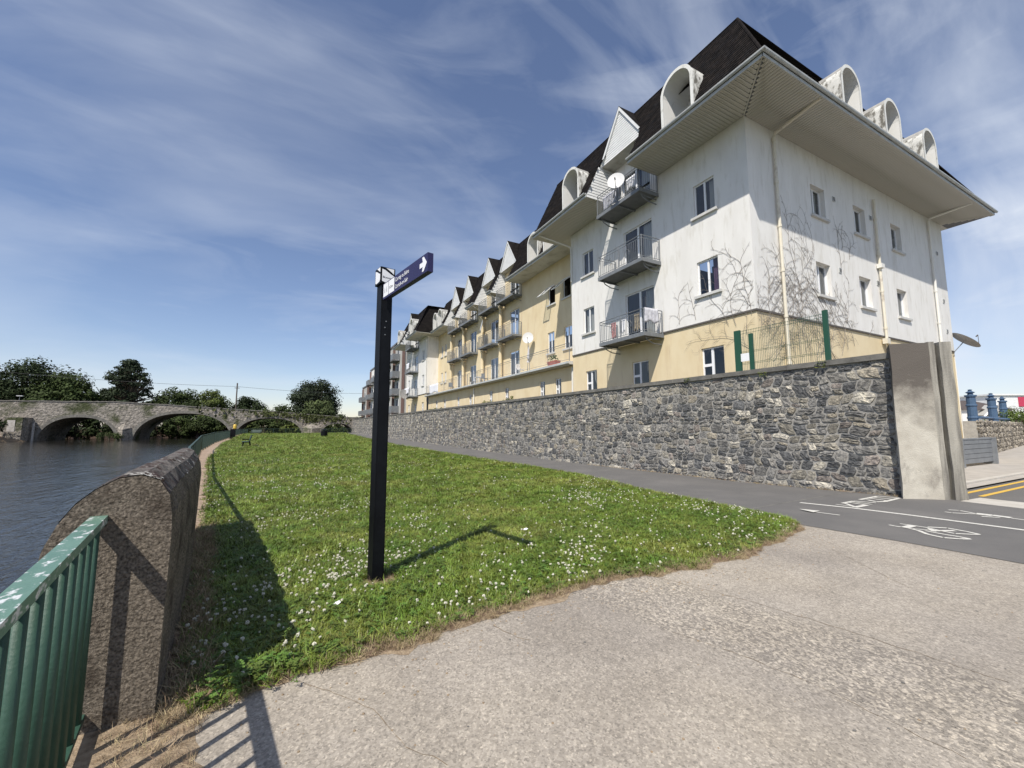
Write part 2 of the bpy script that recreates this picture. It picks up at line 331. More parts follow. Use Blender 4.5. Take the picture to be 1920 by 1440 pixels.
# ================================================================== SETTING
tag(MB().quad((-3000, -3000, -3.2), (3000, -3000, -3.2), (3000, 3000, -3.2), (-3000, 3000, -3.2)).build('ground', 'field'), kind='structure')
tag(MB().quad((-3000, 140, .8), (3000, 140, .8), (3000, 3000, .8), (-3000, 3000, .8)).build('far_field', 'field'), kind='structure')
tag(MB().quad((-3000, 134.5, -1.6), (3000, 134.5, -1.6), (3000, 140, .8), (-3000, 140, .8)).build('far_bank', 'moss'), kind='structure')
tag(MB().quad((-300, -60, -1.2), (14, -60, -1.2), (14, 138, -1.2), (-300, 138, -1.2)).build('river', 'water'), kind='structure')
# river edge line of the near bank
EY = [-8, 1.5, 3.1, 5.3, 8.46, 17, 36.5, 52, 75, 100, 106]; EX = [1.1, -.45, -.72, -1.0, -1.5, -3.15, -6.1, -7.6, -9.0, -10.4, -10.5]
def edge(y): return interp(y, EY, EX)
bank = MB(); ys = list(np.linspace(-8, 106, 80))
for a, b in zip(ys, ys[1:]):
    bank.quad((edge(a)-.35, a, -2.5), (edge(b)-.35, b, -2.5), (edge(b)-.35, b, gz(b)-.02), (edge(a)-.35, a, gz(a)-.02))
    bank.quad((edge(a)-.35, a, gz(a)-.02), (edge(b)-.35, b, gz(b)-.02), (14, b, gz(b)-.05), (14, a, gz(a)-.05))
bank.quad((edge(106)-.35, 106, -2.5), (12.5, 106, -2.5), (12.5, 106, -.07), (edge(106)-.35, 106, -.07))
bank.quad((-2, 106, -.12), (16, 106, -.12), (16, 119, -.1), (-2, 119, -.1))
tag(bank.build('river_bank', 'soil'), kind='structure')
# concrete apron, asphalt path
tag(MB().quad((-.62, -8, 0), (7.8, -8, 0), (7.8, 4.0, 0), (-.62, 4.0, 0)).build('pavement', 'concrete'), kind='structure')
asp = MB(); ys = [-8, -4, 0, 1.6, 2.7, 3.9, 5, 6.5, 8, 10, 13, 18, 25, 40, 65, 90, 112, 124]
ax = lambda y: interp(y, [-8, 1.64, 2.66, 3.25, 3.9, 4.2, 124], [7.8, 7.58, 7.52, 7.48, 7.34, 7.0, 7.0])
for a, b in zip(ys, ys[1:]): asp.quad((ax(a), a, gz(a)+.006), (12.7, a, gz(a)+.006), (12.7, b, gz(b)+.006), (ax(b), b, gz(b)+.006))
tag(asp.build('path', 'asphalt'), kind='structure')
tag(MB().quad((12.7, -30, .0), (120, -30, .0), (120, 4.4, .0), (12.7, 4.4, .0)).build('road', 'asphalt'), kind='structure')
fw = MB().box(13.4, 120, 4.4, 60, -.3, .09); tag(fw.build('footway', 'footway'), kind='structure')
kb = MB()
for i in range(24): kb.box(13.4+i*.92, 13.4+i*.92+.91, 4.25, 4.395, -.2, .1)
tag(kb.build('kerb', 'kerb'), kind='structure')
yard = MB().quad((12.8, 4.0, .05), (40, 4.0, .05), (40, 130, .05), (12.8, 130, .05)); tag(yard.build('yard', 'footway'), kind='structure')
sill = MB().obox((12.62, 3.5, 0), Vector((-.05, -1, 0)).normalized(), 7, (1, -.05, 0), .95, (0, 0, 1), .012); tag(sill.build('gate_sill', 'kerb'), kind='structure')
# ------------------------------------------------------------------ lawn, grass, clover
FX = [-.6, -.41, -.15, .08, .34, .65, .96, 1.43, 2.01, 2.69, 3.18, 3.77, 4.29, 5.16, 5.97, 7.04, 7.6]
FY = [3.02, 3.06, 3.11, 3.16, 3.21, 3.29, 3.27, 3.32, 3.43, 3.51, 3.44, 3.38, 3.33, 3.42, 3.55, 3.80, 4.15]
LY = [3, 3.2, 4.4, 8, 11.3, 17.3, 27.7, 37.7, 52, 75, 100, 120]; LX = [-.45, -.5, -.74, -1.22, -1.73, -2.64, -4.24, -5.3, -6.8, -8.2, -9.6, -10]
RY = [3.8, 4.2, 5.1, 6.6, 8.2, 12.2, 16, 22, 31, 40, 85, 120]; RX = [7.1, 7.55, 7.75, 8.05, 8.35, 9.2, 9.4, 9.2, 8.75, 8.4, 9.4, 10.4]
FN = np.random.default_rng(8).normal(0, 1, 400)
def front(x):
    k = x+1.0; return interp(x, FX, FY)+.030*interp(k*3.1, range(200), FN[:200])+.018*interp(k*11, range(200), FN[200:])
lawn = MB(); nS = 90
rows = [0, .004, .01, .02, .04, .07, .1, .14, .2, .27, .35, .45, .6, .8, 1]
rows = [r for r in rows]
def lawn_pt(s, t):
    x0 = interp(3.3, LY, LX)+(7.15-interp(3.3, LY, LX))*s; yf = front(x0)
    y = yf+(105-yf)*(t**2.0 if t > 0 else 0)
    xl = interp(y, LY, LX); xr = interp(y, RY, RX)
    k = min(1, (y-yf)/1.2); x = x0*(1-k)+(xl+(xr-xl)*s)*k
    return x, y
ts = list(np.linspace(0, 1, 70)**1.0)
grid = []
for t in ts:
    grid.append([])
    for i in range(nS+1):
        x, y = lawn_pt(i/nS, t); z = gz(y)+.02+.015*math.sin(x*1.7+y*.9)*min(1, t*30)
        e = min(i, nS-i)
        if t == 0 or e == 0: z = gz(y)-.02
        grid[-1].append((x, y, z))
for a in range(len(ts)-1):
    for i in range(nS): lawn.quad(grid[a][i], grid[a][i+1], grid[a+1][i+1], grid[a+1][i])
tag(lawn.build('lawn', 'lawn', smooth=False), kind='structure')
def in_lawn(x, y, m=0.0): return y > front(x)+m and interp(y, LY, LX)+m < x < interp(y, RY, RX)-m
# dry verge along the concrete and at the foot of the river wall
vg = MB(); xs = np.linspace(-.62, 7.25, 160)
def vfront(x): return front(x)-.07-.045*interp((x+1)*2.3, range(200), FN[50:250])-.02*interp((x+1)*13, range(200), FN[150:350])
for a, b in zip(xs, xs[1:]): vg.quad((a, vfront(a), .0015), (b, vfront(b), .0015), (b, front(b)-.01, .012), (a, front(a)-.01, .012)); vg.quad((a, front(a)-.01, .012), (b, front(b)-.01, .012), (b, front(b)+.12, .014), (a, front(a)+.12, .014))
tag(vg.build('dry_verge', 'verge'), kind='structure')
vg = MB(); ys = list(np.linspace(-3, 3.4, 90)); eo = [edge(a)+.30+rng.uniform(-.035, .035) for a in ys]
for a, b, ea, eb_ in zip(ys, ys[1:], eo, eo[1:]): vg.quad((edge(a)-.3, a, .014), (edge(b)-.3, b, .014), (eb_-.05, b, .012), (ea-.05, a, .012)); vg.quad((ea-.05, a, .012), (eb_-.05, b, .012), (eb_, b, .001), (ea, a, .001))
ys = list(np.linspace(3.4, 9.6, 24))
for a, b in zip(ys, ys[1:]): vg.quad((edge(a)-.1, a, gz(a)+.008), (edge(b)-.1, b, gz(b)+.008), (interp(b, LY, LX)+.1, b, gz(b)+.012), (interp(a, LY, LX)+.1, a, gz(a)+.012))
tag(vg.build('earth_strip', 'verge'), kind='structure')
# brick edging strip below the railing: single bricks
eb = MB(); ys = list(np.linspace(8.6, 60, 60))
for a, b in zip(ys, ys[1:]): eb.quad((edge(a)+.02, a, gz(a)+.004), (edge(b)+.02, b, gz(b)+.004), (interp(b, LY, LX)+.05, b, gz(b)+.004), (interp(a, LY, LX)+.05, a, gz(a)+.004))
eb = tag(eb.build('brick_edging', 'soil'), kind='structure')
me_b = MB().box(-.5, .5, -.5, .5, -.5, .5).mesh('brick', 'brick_strip')
y = 8.7; i = 0
while i < 150:
    d = .22 if y < 20 else .5
    x0, x1 = edge(y)+.10, interp(y, LY, LX)+.02
    o = link('brick', me_b, eb); o.location = ((x0+x1)/2, y, gz(y)+.012+rng.uniform(-.004, .004)); o.scale = (x1-x0, d-.02, .05)
    o.rotation_euler.z = .16+rng.uniform(-.03, .03); y += d; i += 1

def gn_scatter(name, pts, rots, scls, variants, label, cat=None):
    me = bpy.data.meshes.new(name); me.from_pydata([tuple(p) for p in pts], [], [])
    a = me.attributes.new('rot', 'FLOAT_VECTOR', 'POINT'); a.data.foreach_set('vector', np.array(rots, 'f').ravel())
    a = me.attributes.new('scl', 'FLOAT', 'POINT'); a.data.foreach_set('value', np.array(scls, 'f'))
    o = bpy.data.objects.new(name, me); COL.objects.link(o)
    c = bpy.data.collections.new(name+'_source')
    for i, vme in enumerate(variants):
        so = bpy.data.objects.new(name+'_piece', vme); c.objects.link(so)
    g = bpy.data.node_groups.new(name, 'GeometryNodeTree')
    g.interface.new_socket('Geometry', in_out='INPUT', socket_type='NodeSocketGeometry'); g.interface.new_socket('Geometry', in_out='OUTPUT', socket_type='NodeSocketGeometry')
    gi = g.nodes.new('NodeGroupInput'); go = g.nodes.new('NodeGroupOutput')
    ip = g.nodes.new('GeometryNodeInstanceOnPoints'); ci = g.nodes.new('GeometryNodeCollectionInfo')
    ci.inputs['Collection'].default_value = c; ci.inputs['Separate Children'].default_value = True; ci.inputs['Reset Children'].default_value = True
    ra = g.nodes.new('GeometryNodeInputNamedAttribute'); ra.data_type = 'FLOAT_VECTOR'; ra.inputs[0].default_value = 'rot'
    sa = g.nodes.new('GeometryNodeInputNamedAttribute'); sa.data_type = 'FLOAT'; sa.inputs[0].default_value = 'scl'
    g.links.new(gi.outputs[0], ip.inputs['Points']); g.links.new(ci.outputs[0], ip.inputs['Instance']); ip.inputs['Pick Instance'].default_value = True
    g.links.new(ra.outputs[0], ip.inputs['Rotation']); g.links.new(sa.outputs[0], ip.inputs['Scale']); g.links.new(ip.outputs[0], go.inputs[0])
    md = o.modifiers.new('scatter', 'NODES'); md.node_group = g
    return tag(o, label, cat, kind='stuff')
def tuft(n, h, spread, lean, wid, m, seed):
    r = random.Random(seed); mb = MB()
    for _ in range(n):
        a = r.uniform(0, 6.28); d = spread*math.sqrt(r.random()); bx, by = d*math.cos(a), d*math.sin(a)
        hh = h*r.uniform(.5, 1.1); la = r.uniform(0, 6.28); l = lean*hh*r.uniform(.3, 1.2); wx, wy = -math.sin(la)*wid, math.cos(la)*wid
        mx, my = bx+math.cos(la)*l*.35, by+math.sin(la)*l*.35; tx, ty = bx+math.cos(la)*l, by+math.sin(la)*l
        mb.add([(bx-wx, by-wy, 0), (bx+wx, by+wy, 0), (mx+wx*.8, my+wy*.8, hh*.6), (mx-wx*.8, my-wy*.8, hh*.6), (tx, ty, hh)], [(0, 1, 2, 3), (3, 2, 4)])
    return mb.mesh('tuft', m)
nr = np.random.default_rng(3)
def vnoise(x, y, s, seed=0):
    return .5+.25*(math.sin(x*s+seed)+math.sin(y*s*1.13+seed*2.1))*math.cos((x+y)*s*.41+seed)+.25*math.sin(x*s*2.3-y*s*1.9+seed*3)
def scatter(bands, margin, cond=None):
    P, Q, S = [], [], []
    for (y0, y1, dens, smin, smax) in bands:
        xa, xb = interp(y1, LY, LX)-.2, max(interp(y, RY, RX) for y in (y0, y1))+.3
        n = int((xb-xa)*(y1-y0)*dens); X = nr.uniform(xa, xb, n); Y = nr.uniform(y0, y1, n)
        for x, y in zip(X, Y):
            if not in_lawn(x, y, margin): continue
            if math.hypot(x-.82, y-4.58) < .19: continue
            k = cond(x, y) if cond else 1
            if k <= 0 or nr.random() > k: continue
            P.append((x, y, gz(y)+.015)); Q.append((nr.uniform(-.25, .25), nr.uniform(-.25, .25), nr.uniform(0, 6.28))); S.append(nr.uniform(smin, smax))
    return P, Q, S
tv = [tuft(16, .058, .055, 1.7, .0034, 'grass', 10+i) for i in range(6)]
P, Q, S = scatter([(3, 5.5, 850, .6, 1.15), (5.5, 9, 420, .75, 1.3), (9, 16, 170, 1.0, 1.7), (16, 30, 60, 1.5, 2.4), (30, 62, 16, 2.4, 3.6), (62, 100, 4, 4, 6)], -.02,
                  lambda x, y: .75 if vnoise(x, y, 1.1, 2) > .45 else 1)
gn_scatter('lawn_grass', P, Q, S, tv, 'short green mown grass covering the riverside lawn', 'grass')
fl = []
for i in range(3):
    r = random.Random(i); mb = MB(); mb.tube([(0, 0, 0), (.004, .002, .055)], .0012, 3)
    for k in range(16):
        a = r.uniform(0, 6.28); e = r.uniform(-.4, 1.5); c = Vector((.004+math.cos(a)*math.cos(e)*.007, .002+math.sin(a)*math.cos(e)*.007, .063+math.sin(e)*.008))
        mb.obox(c-Vector((.003,)*3), Vector((math.cos(a), math.sin(a), .3)).normalized(), .006, Vector((-math.sin(a), math.cos(a), 0)), .005, (0, 0, 1), .007)
    fl.append(mb.mesh('flower', 'flower'))
P, Q, S = scatter([(3.05, 6, 260, .6, 1.15), (6, 12, 90, .7, 1.2), (12, 26, 18, 1.0, 1.6), (26, 48, 1, 1.6, 2)], .0,
                  lambda x, y: (.10+max(0, (vnoise(x, y, .8, 5)-.40)*1.1))*(1 if vnoise(x, y, 2.1, 1) > .45 else .35)*(1.1 if x < 2.2 else .55))
gn_scatter('clover_flowers', P, Q, S, fl, 'white clover flowers dotted through the grass of the lawn', 'clover')
lv = []
for i in range(3):
    r = random.Random(40+i); mb = MB()
    for k in range(7):
        a = r.uniform(0, 6.28); d = r.uniform(0, .045); cx, cy, cz = d*math.cos(a), d*math.sin(a), r.uniform(.02, .055)
        for j in range(3):
            b = a+j*2.094; ux, uy = math.cos(b), math.sin(b); px_, py_ = -uy, ux; L = r.uniform(.011, .016)
            mb.poly([(cx, cy, cz), (cx+ux*L*.6+px_*L*.5, cy+uy*L*.6+py_*L*.5, cz+.002), (cx+ux*L*1.1, cy+uy*L*1.1, cz+.001), (cx+ux*L*.6-px_*L*.5, cy+uy*L*.6-py_*L*.5, cz+.002)])
    lv.append(mb.mesh('leaves', 'cloverleaf'))
P, Q, S = scatter([(3, 5.5, 260, .8, 1.3), (5.5, 10, 60, 1, 1.5)], -.01, lambda x, y: 1 if vnoise(x, y, 1.0, 5) > .45 else .25)
for _ in range(90):
    a = nr.uniform(0, 1); x = -.42+a*.5+nr.normal(0, .05); y = 3.08+a*.22+nr.normal(0, .10); P.append((x, y, .02+abs(nr.normal(0, .03)))); Q.append((nr.uniform(-.4, .4), nr.uniform(-.4, .4), nr.uniform(0, 6))); S.append(nr.uniform(.8, 1.3))
gn_scatter('clover_leaves', P, Q, S, lv, 'three-lobed clover leaves low among the grass', 'clover')
dv = [tuft(16, .07, .06, 1.6, .002, 'dry', 80+i) for i in range(4)]
P, Q, S = [], [], []
def dput(x, y, s): P.append((x, y, gz(y)+.008)); Q.append((nr.uniform(-.7, .7), nr.uniform(-.7, .7), nr.uniform(0, 6.28))); S.append(s)
for _ in range(5200):
    x = nr.uniform(-.6, 7.2); y = front(x)+nr.uniform(-.10, .10)
    if y > vfront(x)+.01: dput(x, y, nr.uniform(.25, .75))
for _ in range(1500):
    y = nr.uniform(3.05, 8.8); xl, xr = edge(y)+.12, interp(y, LY, LX)+.15
    dput(nr.uniform(xl, max(xl+.05, xr)), y, nr.uniform(.6, 1.3))
for _ in range(380):
    y = nr.uniform(.8, 3.15); dput(nr.uniform(edge(y)-.1, edge(y)+.3), y, nr.uniform(.25, .75))
for _ in range(170):
    a = nr.uniform(0, 6.28); d = nr.uniform(.06, .2); dput(.84+d*math.cos(a), 4.56+d*math.sin(a)*.8, nr.uniform(.3, .6))
for _ in range(350):
    y = nr.uniform(4.4, 16); dput(12.27+nr.uniform(-.03, .06), y, nr.uniform(.3, .8))
gn_scatter('dry_grass', P, Q, S, dv, 'straw-coloured dry grass along the concrete edge and wall foot', 'dry grass')

ck = MB(); rc = random.Random(31)
def crack(pts, wd):
    q = [Vector((*onz(*p)[:2], 0)) for p in pts]; fine = []
    for a, b in zip(q, q[1:]):
        n_ = max(2, int((b-a).length/.05)); fine += [a+(b-a)*i/n_+Vector((rc.gauss(0, .006), rc.gauss(0, .006), 0)) for i in range(n_)]
    for a, b in zip(fine, fine[1:]):
        t = (b-a).normalized(); n = Vector((-t.y, t.x, 0))*wd*rc.uniform(.3, 1)
        ck.quad((a.x-n.x, a.y-n.y, .0022), (b.x-n.x, b.y-n.y, .0022), (b.x+n.x, b.y+n.y, .0022), (a.x+n.x, a.y+n.y, .0022))
crack([(1230, 1082), (1407, 1128), (1600, 1186), (1776, 1243), (1920, 1290)], .0035); crack([(1260, 1185), (1400, 1232), (1546, 1291), (1671, 1354), (1850, 1440)], .0025); crack([(925, 1172), (945, 1184), (968, 1196), (1010, 1203)], .003); crack([(560, 1275), (700, 1330), (760, 1400), (860, 1440)], .0018); crack([(1480, 1000), (1560, 1030), (1700, 1100), (1820, 1120)], .0022)
tag(ck.build('pavement_cracks', 'soil'), kind='stuff')
sp_ = MB(); rp_ = random.Random(5)
for _ in range(150):
    x, y = rp_.uniform(-.2, 7.2), rp_.uniform(.6, 3.9)
    if y > front(x)-.1: continue
    r0 = rp_.choice((.004, .006, .008, .012)); ph = rp_.random()*6; sp_.poly([(x+math.cos(ph+k*.9)*r0*rp_.uniform(.6, 1.2), y+math.sin(ph+k*.9)*r0*rp_.uniform(.6, 1.2), .003) for k in range(7)])
tag(sp_.build('dark_spots', 'coping'), kind='stuff')
gr_ = MB()
for _ in range(420):
    x = rp_.uniform(-.2, 7.2); y = front(x)-.12-abs(rp_.gauss(0, .25)) if rp_.random() < .75 else rp_.uniform(.8, 3.2); k = rp_.uniform(.003, .009)
    if y > vfront(x): continue
    gr_.lathe((x, y, -.001), [(k, 0), (k*.9, k*.5), (k*.4, k*.85)], 5)
tag(gr_.build('grit', 'verge'), kind='stuff')
# ------------------------------------------------------------------ painted markings (read off the ground)
def strip(mb, pts, wd, z=.011, sc=1):
    pts = [Vector((p[0], p[1], 0)) for p in pts]
    for a, b in zip(pts, pts[1:]):
        t = (b-a).normalized(); n = Vector((-t.y, t.x, 0))*wd/2
        z0, z1 = gz(a.y)+z, gz(b.y)+z
        mb.quad((*(a-n).xy, z0), (*(b-n).xy, z1), (*(b+n).xy, z1), (*(a+n).xy, z0))
def mark(name, mb, m='paint'): return tag(mb.build(name, m), kind='structure')
L = MB(); strip(L, [onz(1500, 940), onz(1600, 953), onz(1700, 966), onz(1920, 995), (10.1, 1.0), (10.2, -1)], .105); mark('lane_line', L)
ar = MB(); a, b = onz(1498, 955), onz(1575, 967); strip(ar, [a+(b-a)*.35, b], .055)
t = Vector((b-a)).normalized(); n = Vector((-t.y, t.x, 0)); A = Vector(a); q = A+t*.30
ar.poly([(A.x, A.y, .012), tuple(q+n*.13+Vector((0, 0, .012))), tuple(q+Vector((0, 0, .012))), tuple(q-n*.13+Vector((0, 0, .012)))][::-1]); mark('painted_arrow', ar)
tx = MB(); z9 = lambda x, y: onz(1490+x/9.14, 920+y/9.14)
for st, wd in [(((705, 225), (1010, 272)), .05), (((815, 208), (1010, 172)), .07), (((870, 212), (1040, 285)), .07), (((1030, 288), (1240, 250)), .09), (((930, 195), (1235, 252)), .07), (((970, 180), (1320, 240)), .07), (((1010, 172), (1400, 215)), .07),
               (((1115, 145), (1420, 87)), .07), (((1240, 150), (1400, 190), (1540, 190), (1620, 170)), .08), (((1290, 125), (1600, 178)), .07), (((1350, 108), (1690, 152)), .07), (((1420, 88), (1790, 130)), .07), (((1600, 176), (1790, 130)), .07)]:
    strip(tx, [z9(*p) for p in st], wd, z=.011+.0006*len(tx.f) % .004)
mark('painted_lettering', tx)
bk = MB(); zb = lambda x, y: onz(1650+x/7.111, 940+y/7.111)
for st, wd in [(((120, 322), (200, 338), (350, 360), (500, 395), (560, 410)), .05), (((265, 308), (430, 330), (660, 365)), .045), (((330, 362), (440, 332)), .10), (((640, 350), (900, 365), (1150, 410), (1330, 450)), .055),
               (((500, 395), (640, 450), (850, 495), (1080, 512), (1205, 512)), .06), (((600, 400), (860, 450), (1050, 480), (1205, 510)), .05), (((660, 370), (800, 400), (1000, 440), (1230, 450), (1330, 452)), .05), (((700, 400), (1000, 400)), .07), (((660, 368), (720, 410)), .06), (((440, 375), (680, 395)), .04)]:
    strip(bk, [zb(*p) for p in st], wd, z=.011+.0005*(len(bk.f) % 7))
mark('painted_bicycle', bk)
pd = MB()
for st, wd in [(((915, 120), (1060, 128), (1280, 172), (1450, 190)), .05), (((865, 148), (960, 162), (1270, 178), (1500, 205)), .055), (((1290, 172), (1500, 195), (1750, 228)), .15), (((1750, 232), (1920, 255), (2150, 285)), .06), (((1350, 210), (1600, 225)), .06)]:
    strip(pd, [zb(*p) for p in st], wd, z=.011+.0005*(len(pd.f) % 7))
mark('painted_walker', pd)
yl = MB()
for yy in (3.85, 3.52): yl.quad((13.9, yy-.05, .006), (60, yy-.05+.2, .006), (60, yy+.05+.2, .006), (13.9, yy+.05, .006))
mark('yellow_lines', yl, 'yellow_paint')
jt = MB(); strip(jt, [onz(1400, 957, -.05), onz(1480, 940, -.02), onz(1577, 922)], .05, z=.009); tag(jt.build('path_joint', 'coping'), kind='structure')
# ================================================================== RUBBLE WALL along the path
def rubble(u0, u1, v0f, v1, seed, small=1.0):
    """irregular coursed rubble: list of (cx, cy, w, h) cells"""
    r = random.Random(seed); cells = []; v = -.35
    while v < v1:
        h = r.choice((.13, .16, .19, .22, .26, .30))*r.uniform(.9, 1.1)*small; h = min(h, v1-v) if v1-v-h > .07 else v1-v
        u = u0-r.uniform(0, .2)
        while u < u1:
            wd = max(h*.8, r.choice((.14, .18, .22, .26, .31, .37, .45))*r.uniform(.85, 1.15)*small); k = r.random(); a, b = max(u, u0), min(u+wd, u1)
            if b-a > .04:
                if k < .26 and h > .21: f = r.uniform(.35, .65); cells += [(a, b, v, v+h*f), (a, b, v+h*f, v+h)]
                elif k < .34 and wd > .34:
                    f = r.uniform(.4, .6); g = r.uniform(.4, .6); cells += [(a, a+(b-a)*f, v, v+h*g), (a, a+(b-a)*f, v+h*g, v+h), (a+(b-a)*f, b, v, v+h)]
                else: cells.append((a, b, v, v+h))
            u += wd
        v += h
    return cells
def warp(u, v, k=1):
    return (u+k*(.035*math.sin(v*7+u*1.1)+.03*math.sin(v*17-u*2)), v+k*(.03*math.sin(u*3.3+v*1.5)+.02*math.sin(u*7.7+v*3)))
def stone_geo(mb, cell, fr, r, palette, gap=.008, N_=12, proud=(.014, .050)):
    a, b, c, d = cell; cu, cv = (a+b)/2, (c+d)/2; hw, hh = (b-a)/2-gap, (d-c)/2-gap
    if hw < .02 or hh < .02: return False
    e = r.uniform(4.5, 14); ring = []
    for i in range(N_):
        th = 2*math.pi*(i+.5)/N_+r.uniform(-.12, .12); ct, s_ = math.cos(th), math.sin(th)
        k = (abs(ct)**e+abs(s_)**e)**(-1/e); k *= r.uniform(.90, 1.0); ring.append((ct*k*hw, s_*k*hh))
    pr = r.uniform(*proud); tu, tv_ = r.uniform(-.25, .25), r.uniform(-.3, .3); vs = []
    for sc, dp, jit in ((1.0, -.012, 0), (.95, pr*.7, .3), (.55, pr, .45)):
        for x, y in ring:
            uu, vv = warp(cu+x*sc, cv+y*sc); dd = dp+(pr*(tu*x/max(hw, .01)+tv_*y/max(hh, .01))*.5+r.uniform(-jit, jit)*pr if dp > 0 else 0)
            vs.append(fr.p(uu, max(dd, -.012), vv))
    uu, vv = warp(cu, cv); vs.append(fr.p(uu, pr*1.02, vv)); n = N_; fs = []
    for l in (0, n):
        for i in range(n): fs.append((l+i, l+(i+1) % n, l+n+(i+1) % n, l+n+i))
    for i in range(n): fs.append((2*n+i, 2*n+(i+1) % n, 3*n))
    base = r.choice(palette); f = r.uniform(.72, 1.25); mb.add(vs, fs, tuple(min(1, x*f) for x in base)); return True
PAL = [(.215, .210, .202)]*8+[(.265, .255, .238)]*6+[(.130, .132, .136)]*6+[(.30, .28, .24)]*4+[(.37, .335, .275)]*2+[(.27, .24, .22)]*2+[(.48, .45, .39)]*2
WX = 12.34
sw = thing('stone_wall', 'long high grey rubble stone wall with dark flat coping beside the asphalt path', 'wall', (12.5, 4.4, 0))
fw_ = FR((WX+.03, 0, 0), (0, 1, 0), (-1, 0, 0))
MB().box(WX+.03, WX+.45, 4.3, 116, -.8, 3.2).build('wall_core', 'mortar', sw)
cells = rubble(4.36, 50, 0, 3.17, 5); cells2 = rubble(50, 115.5, 0, 3.17, 6, 1.35)
# wall is rougher and smaller-stoned past the first metres
def vis_size(c):
    y = (c[0]+c[1])/2; v = (c[2]+c[3])/2
    if v < gz(y)-.05: return 0
    return (c[1]-c[0])*(c[3]-c[2])/(y*y+60)**1.3*WX
order = sorted(range(len(cells)), key=lambda i: -vis_size(cells[i])); big = set(order[:300]); rs = random.Random(11); far = MB()
for i, c in enumerate(cells):
    if c[3] < gz(c[0])-.1: continue
    if i in big:
        mb = MB()
        if stone_geo(mb, c, fw_, rs, PAL): mb.build('stone', 'stone', sw)
    else: stone_geo(far, c, fw_, rs, PAL, N_=10)
for c in cells2: stone_geo(far, c, fw_, rs, PAL, N_=6)
tag(far.build('distant_stones', 'stone', sw), kind='stuff')
y = 4.25
while y < 116:
    d = min(2.4, 116-y); MB().box(WX-.05, WX+.5, y, y+d-.012, 3.19+rng.uniform(-.006, .006), 3.33).build('coping_slab', 'coping', sw); y += d
# small plants growing in the wall top
for k, (px_, py_) in enumerate([(1291, 712), (1432, 700), (1542, 682)]):
    p = onx(px_, py_, WX-.02); mb = MB(); r = random.Random(k)
    for _ in range(34):
        a = r.uniform(0, 6.28); l = r.uniform(.05, .14); q = Vector((p[0]-.02-abs(math.cos(a))*l*.6, p[1]+math.sin(a)*l, p[2]+r.uniform(-.12, .05)))
        s_ = r.uniform(.015, .03); mb.poly([q, q+Vector((-s_, s_, s_*.5)), q+Vector((-s_*.5, 2*s_, s_)), q+Vector((s_*.2, s_, s_))], r.choice([(.16, .17, .03), (.10, .13, .03), (.05, .07, .02)]))
    lb = ['small yellow-green weed under the coping, left of the green mesh fence', 'small yellow-green weed under the coping below the narrow green fence post', 'small yellow-green weed under the coping beside the tall green fence post'][k]
    w_ = mb.build('wall_weed', 'leaf'); tag(w_, lb, 'weed', 'weeds in the wall top')
# ------------------------------------------------------------------ concrete flood-gate pillar
pl = thing('concrete_pillar', 'stained concrete pillar with flood gate slot at the end of the stone wall', 'pillar', (12.4, 4.0, 0))
pa = Vector((.746, -.666, 0)); pn = Vector((-.666, -.746, 0)); p0 = Vector((12.0, 4.22, -.3))
def slab(u0, u1, d0, d1, h):
    mb = MB(); nb = 12; v = []; f = []
    for i in range(nb+1):
        z = h*i/nb; j = .012 if 0 < i < nb else 0
        for (u, d) in ((u0, d0), (u1, d0), (u1, d1), (u0, d1)):
            q = p0+pa*(u+rng.uniform(-j, j))-pn*(d+rng.uniform(-j, j)*.5); v.append((q.x, q.y, q.z+z))
    for i in range(nb):
        for j in range(4): f.append((i*4+j, i*4+(j+1) % 4, i*4+4+(j+1) % 4, i*4+4+j))
    f.append((nb*4, nb*4+1, nb*4+2, nb*4+3)); return mb.add(v, f)
def pbody():
    mb = MB(); nb = 12; v = []; f = []; A = p0; B = p0+pa*.74; C2 = B-pn*.85; D = A+Vector((.93, .40, 0))*.8
    for i in range(nb+1):
        j = .010 if 0 < i < nb else 0
        for q in (A, B, C2, D): v.append((q.x+rng.uniform(-j, j), q.y+rng.uniform(-j, j), q.z+3.78*i/nb))
    for i in range(nb):
        for j in range(4): f.append((i*4+j, i*4+(j+1) % 4, i*4+4+(j+1) % 4, i*4+4+j))
    f.append((nb*4, nb*4+1, nb*4+2, nb*4+3)); return mb.add(v, f)
pbody().build('pillar_body', 'pillar', pl)
slab(.743, .86, .02, .6, 3.80).build('pillar_rib', 'pillar_rib', pl)
slab(.863, .96, .16, .5, 3.77).build('gate_slot', 'coping', pl)
slab(.963, 1.18, .03, .7, 3.79).build('pillar_rib', 'pillar_rib', pl)

# ------------------------------------------------------------------ river parapet (rounded roughcast wall)
pw = thing('parapet_wall', 'dark roughcast river wall with rounded top and pale lichen in the foreground', 'wall', (-.9, 3.1, 0))
prof = [(-.02, -.6), (-.02, .02), (-.01, .5), (.0, .95), (-.012, 1.10), (-.045, 1.20), (-.10, 1.275), (-.17, 1.315), (-.25, 1.315), (-.33, 1.27), (-.41, 1.19), (-.48, 1.08), (-.53, .95), (-.555, .75), (-.57, .4), (-.58, -1.6)]
pv = MB(); nY = 60; rr = random.Random(4); npf = len(prof)
def par_pt(k, y):
    o, z = prof[k]; nx = .012*math.sin(y*13+k)+rr.uniform(-.006, .006)
    return (edge(y)+.115+o*(1.04)+nx, y, z+gz(y)*.6+(nx if 3 < k < 13 else 0))
yy = list(np.linspace(3.06, 8.25, nY))
pts = [[par_pt(k, y) for k in range(npf)] for y in yy]
for i in range(nY-1):
    for k in range(npf-1): pv.quad(pts[i][k], pts[i+1][k], pts[i+1][k+1], pts[i][k+1])
pv.poly(pts[0]); pv.poly(pts[-1][::-1])
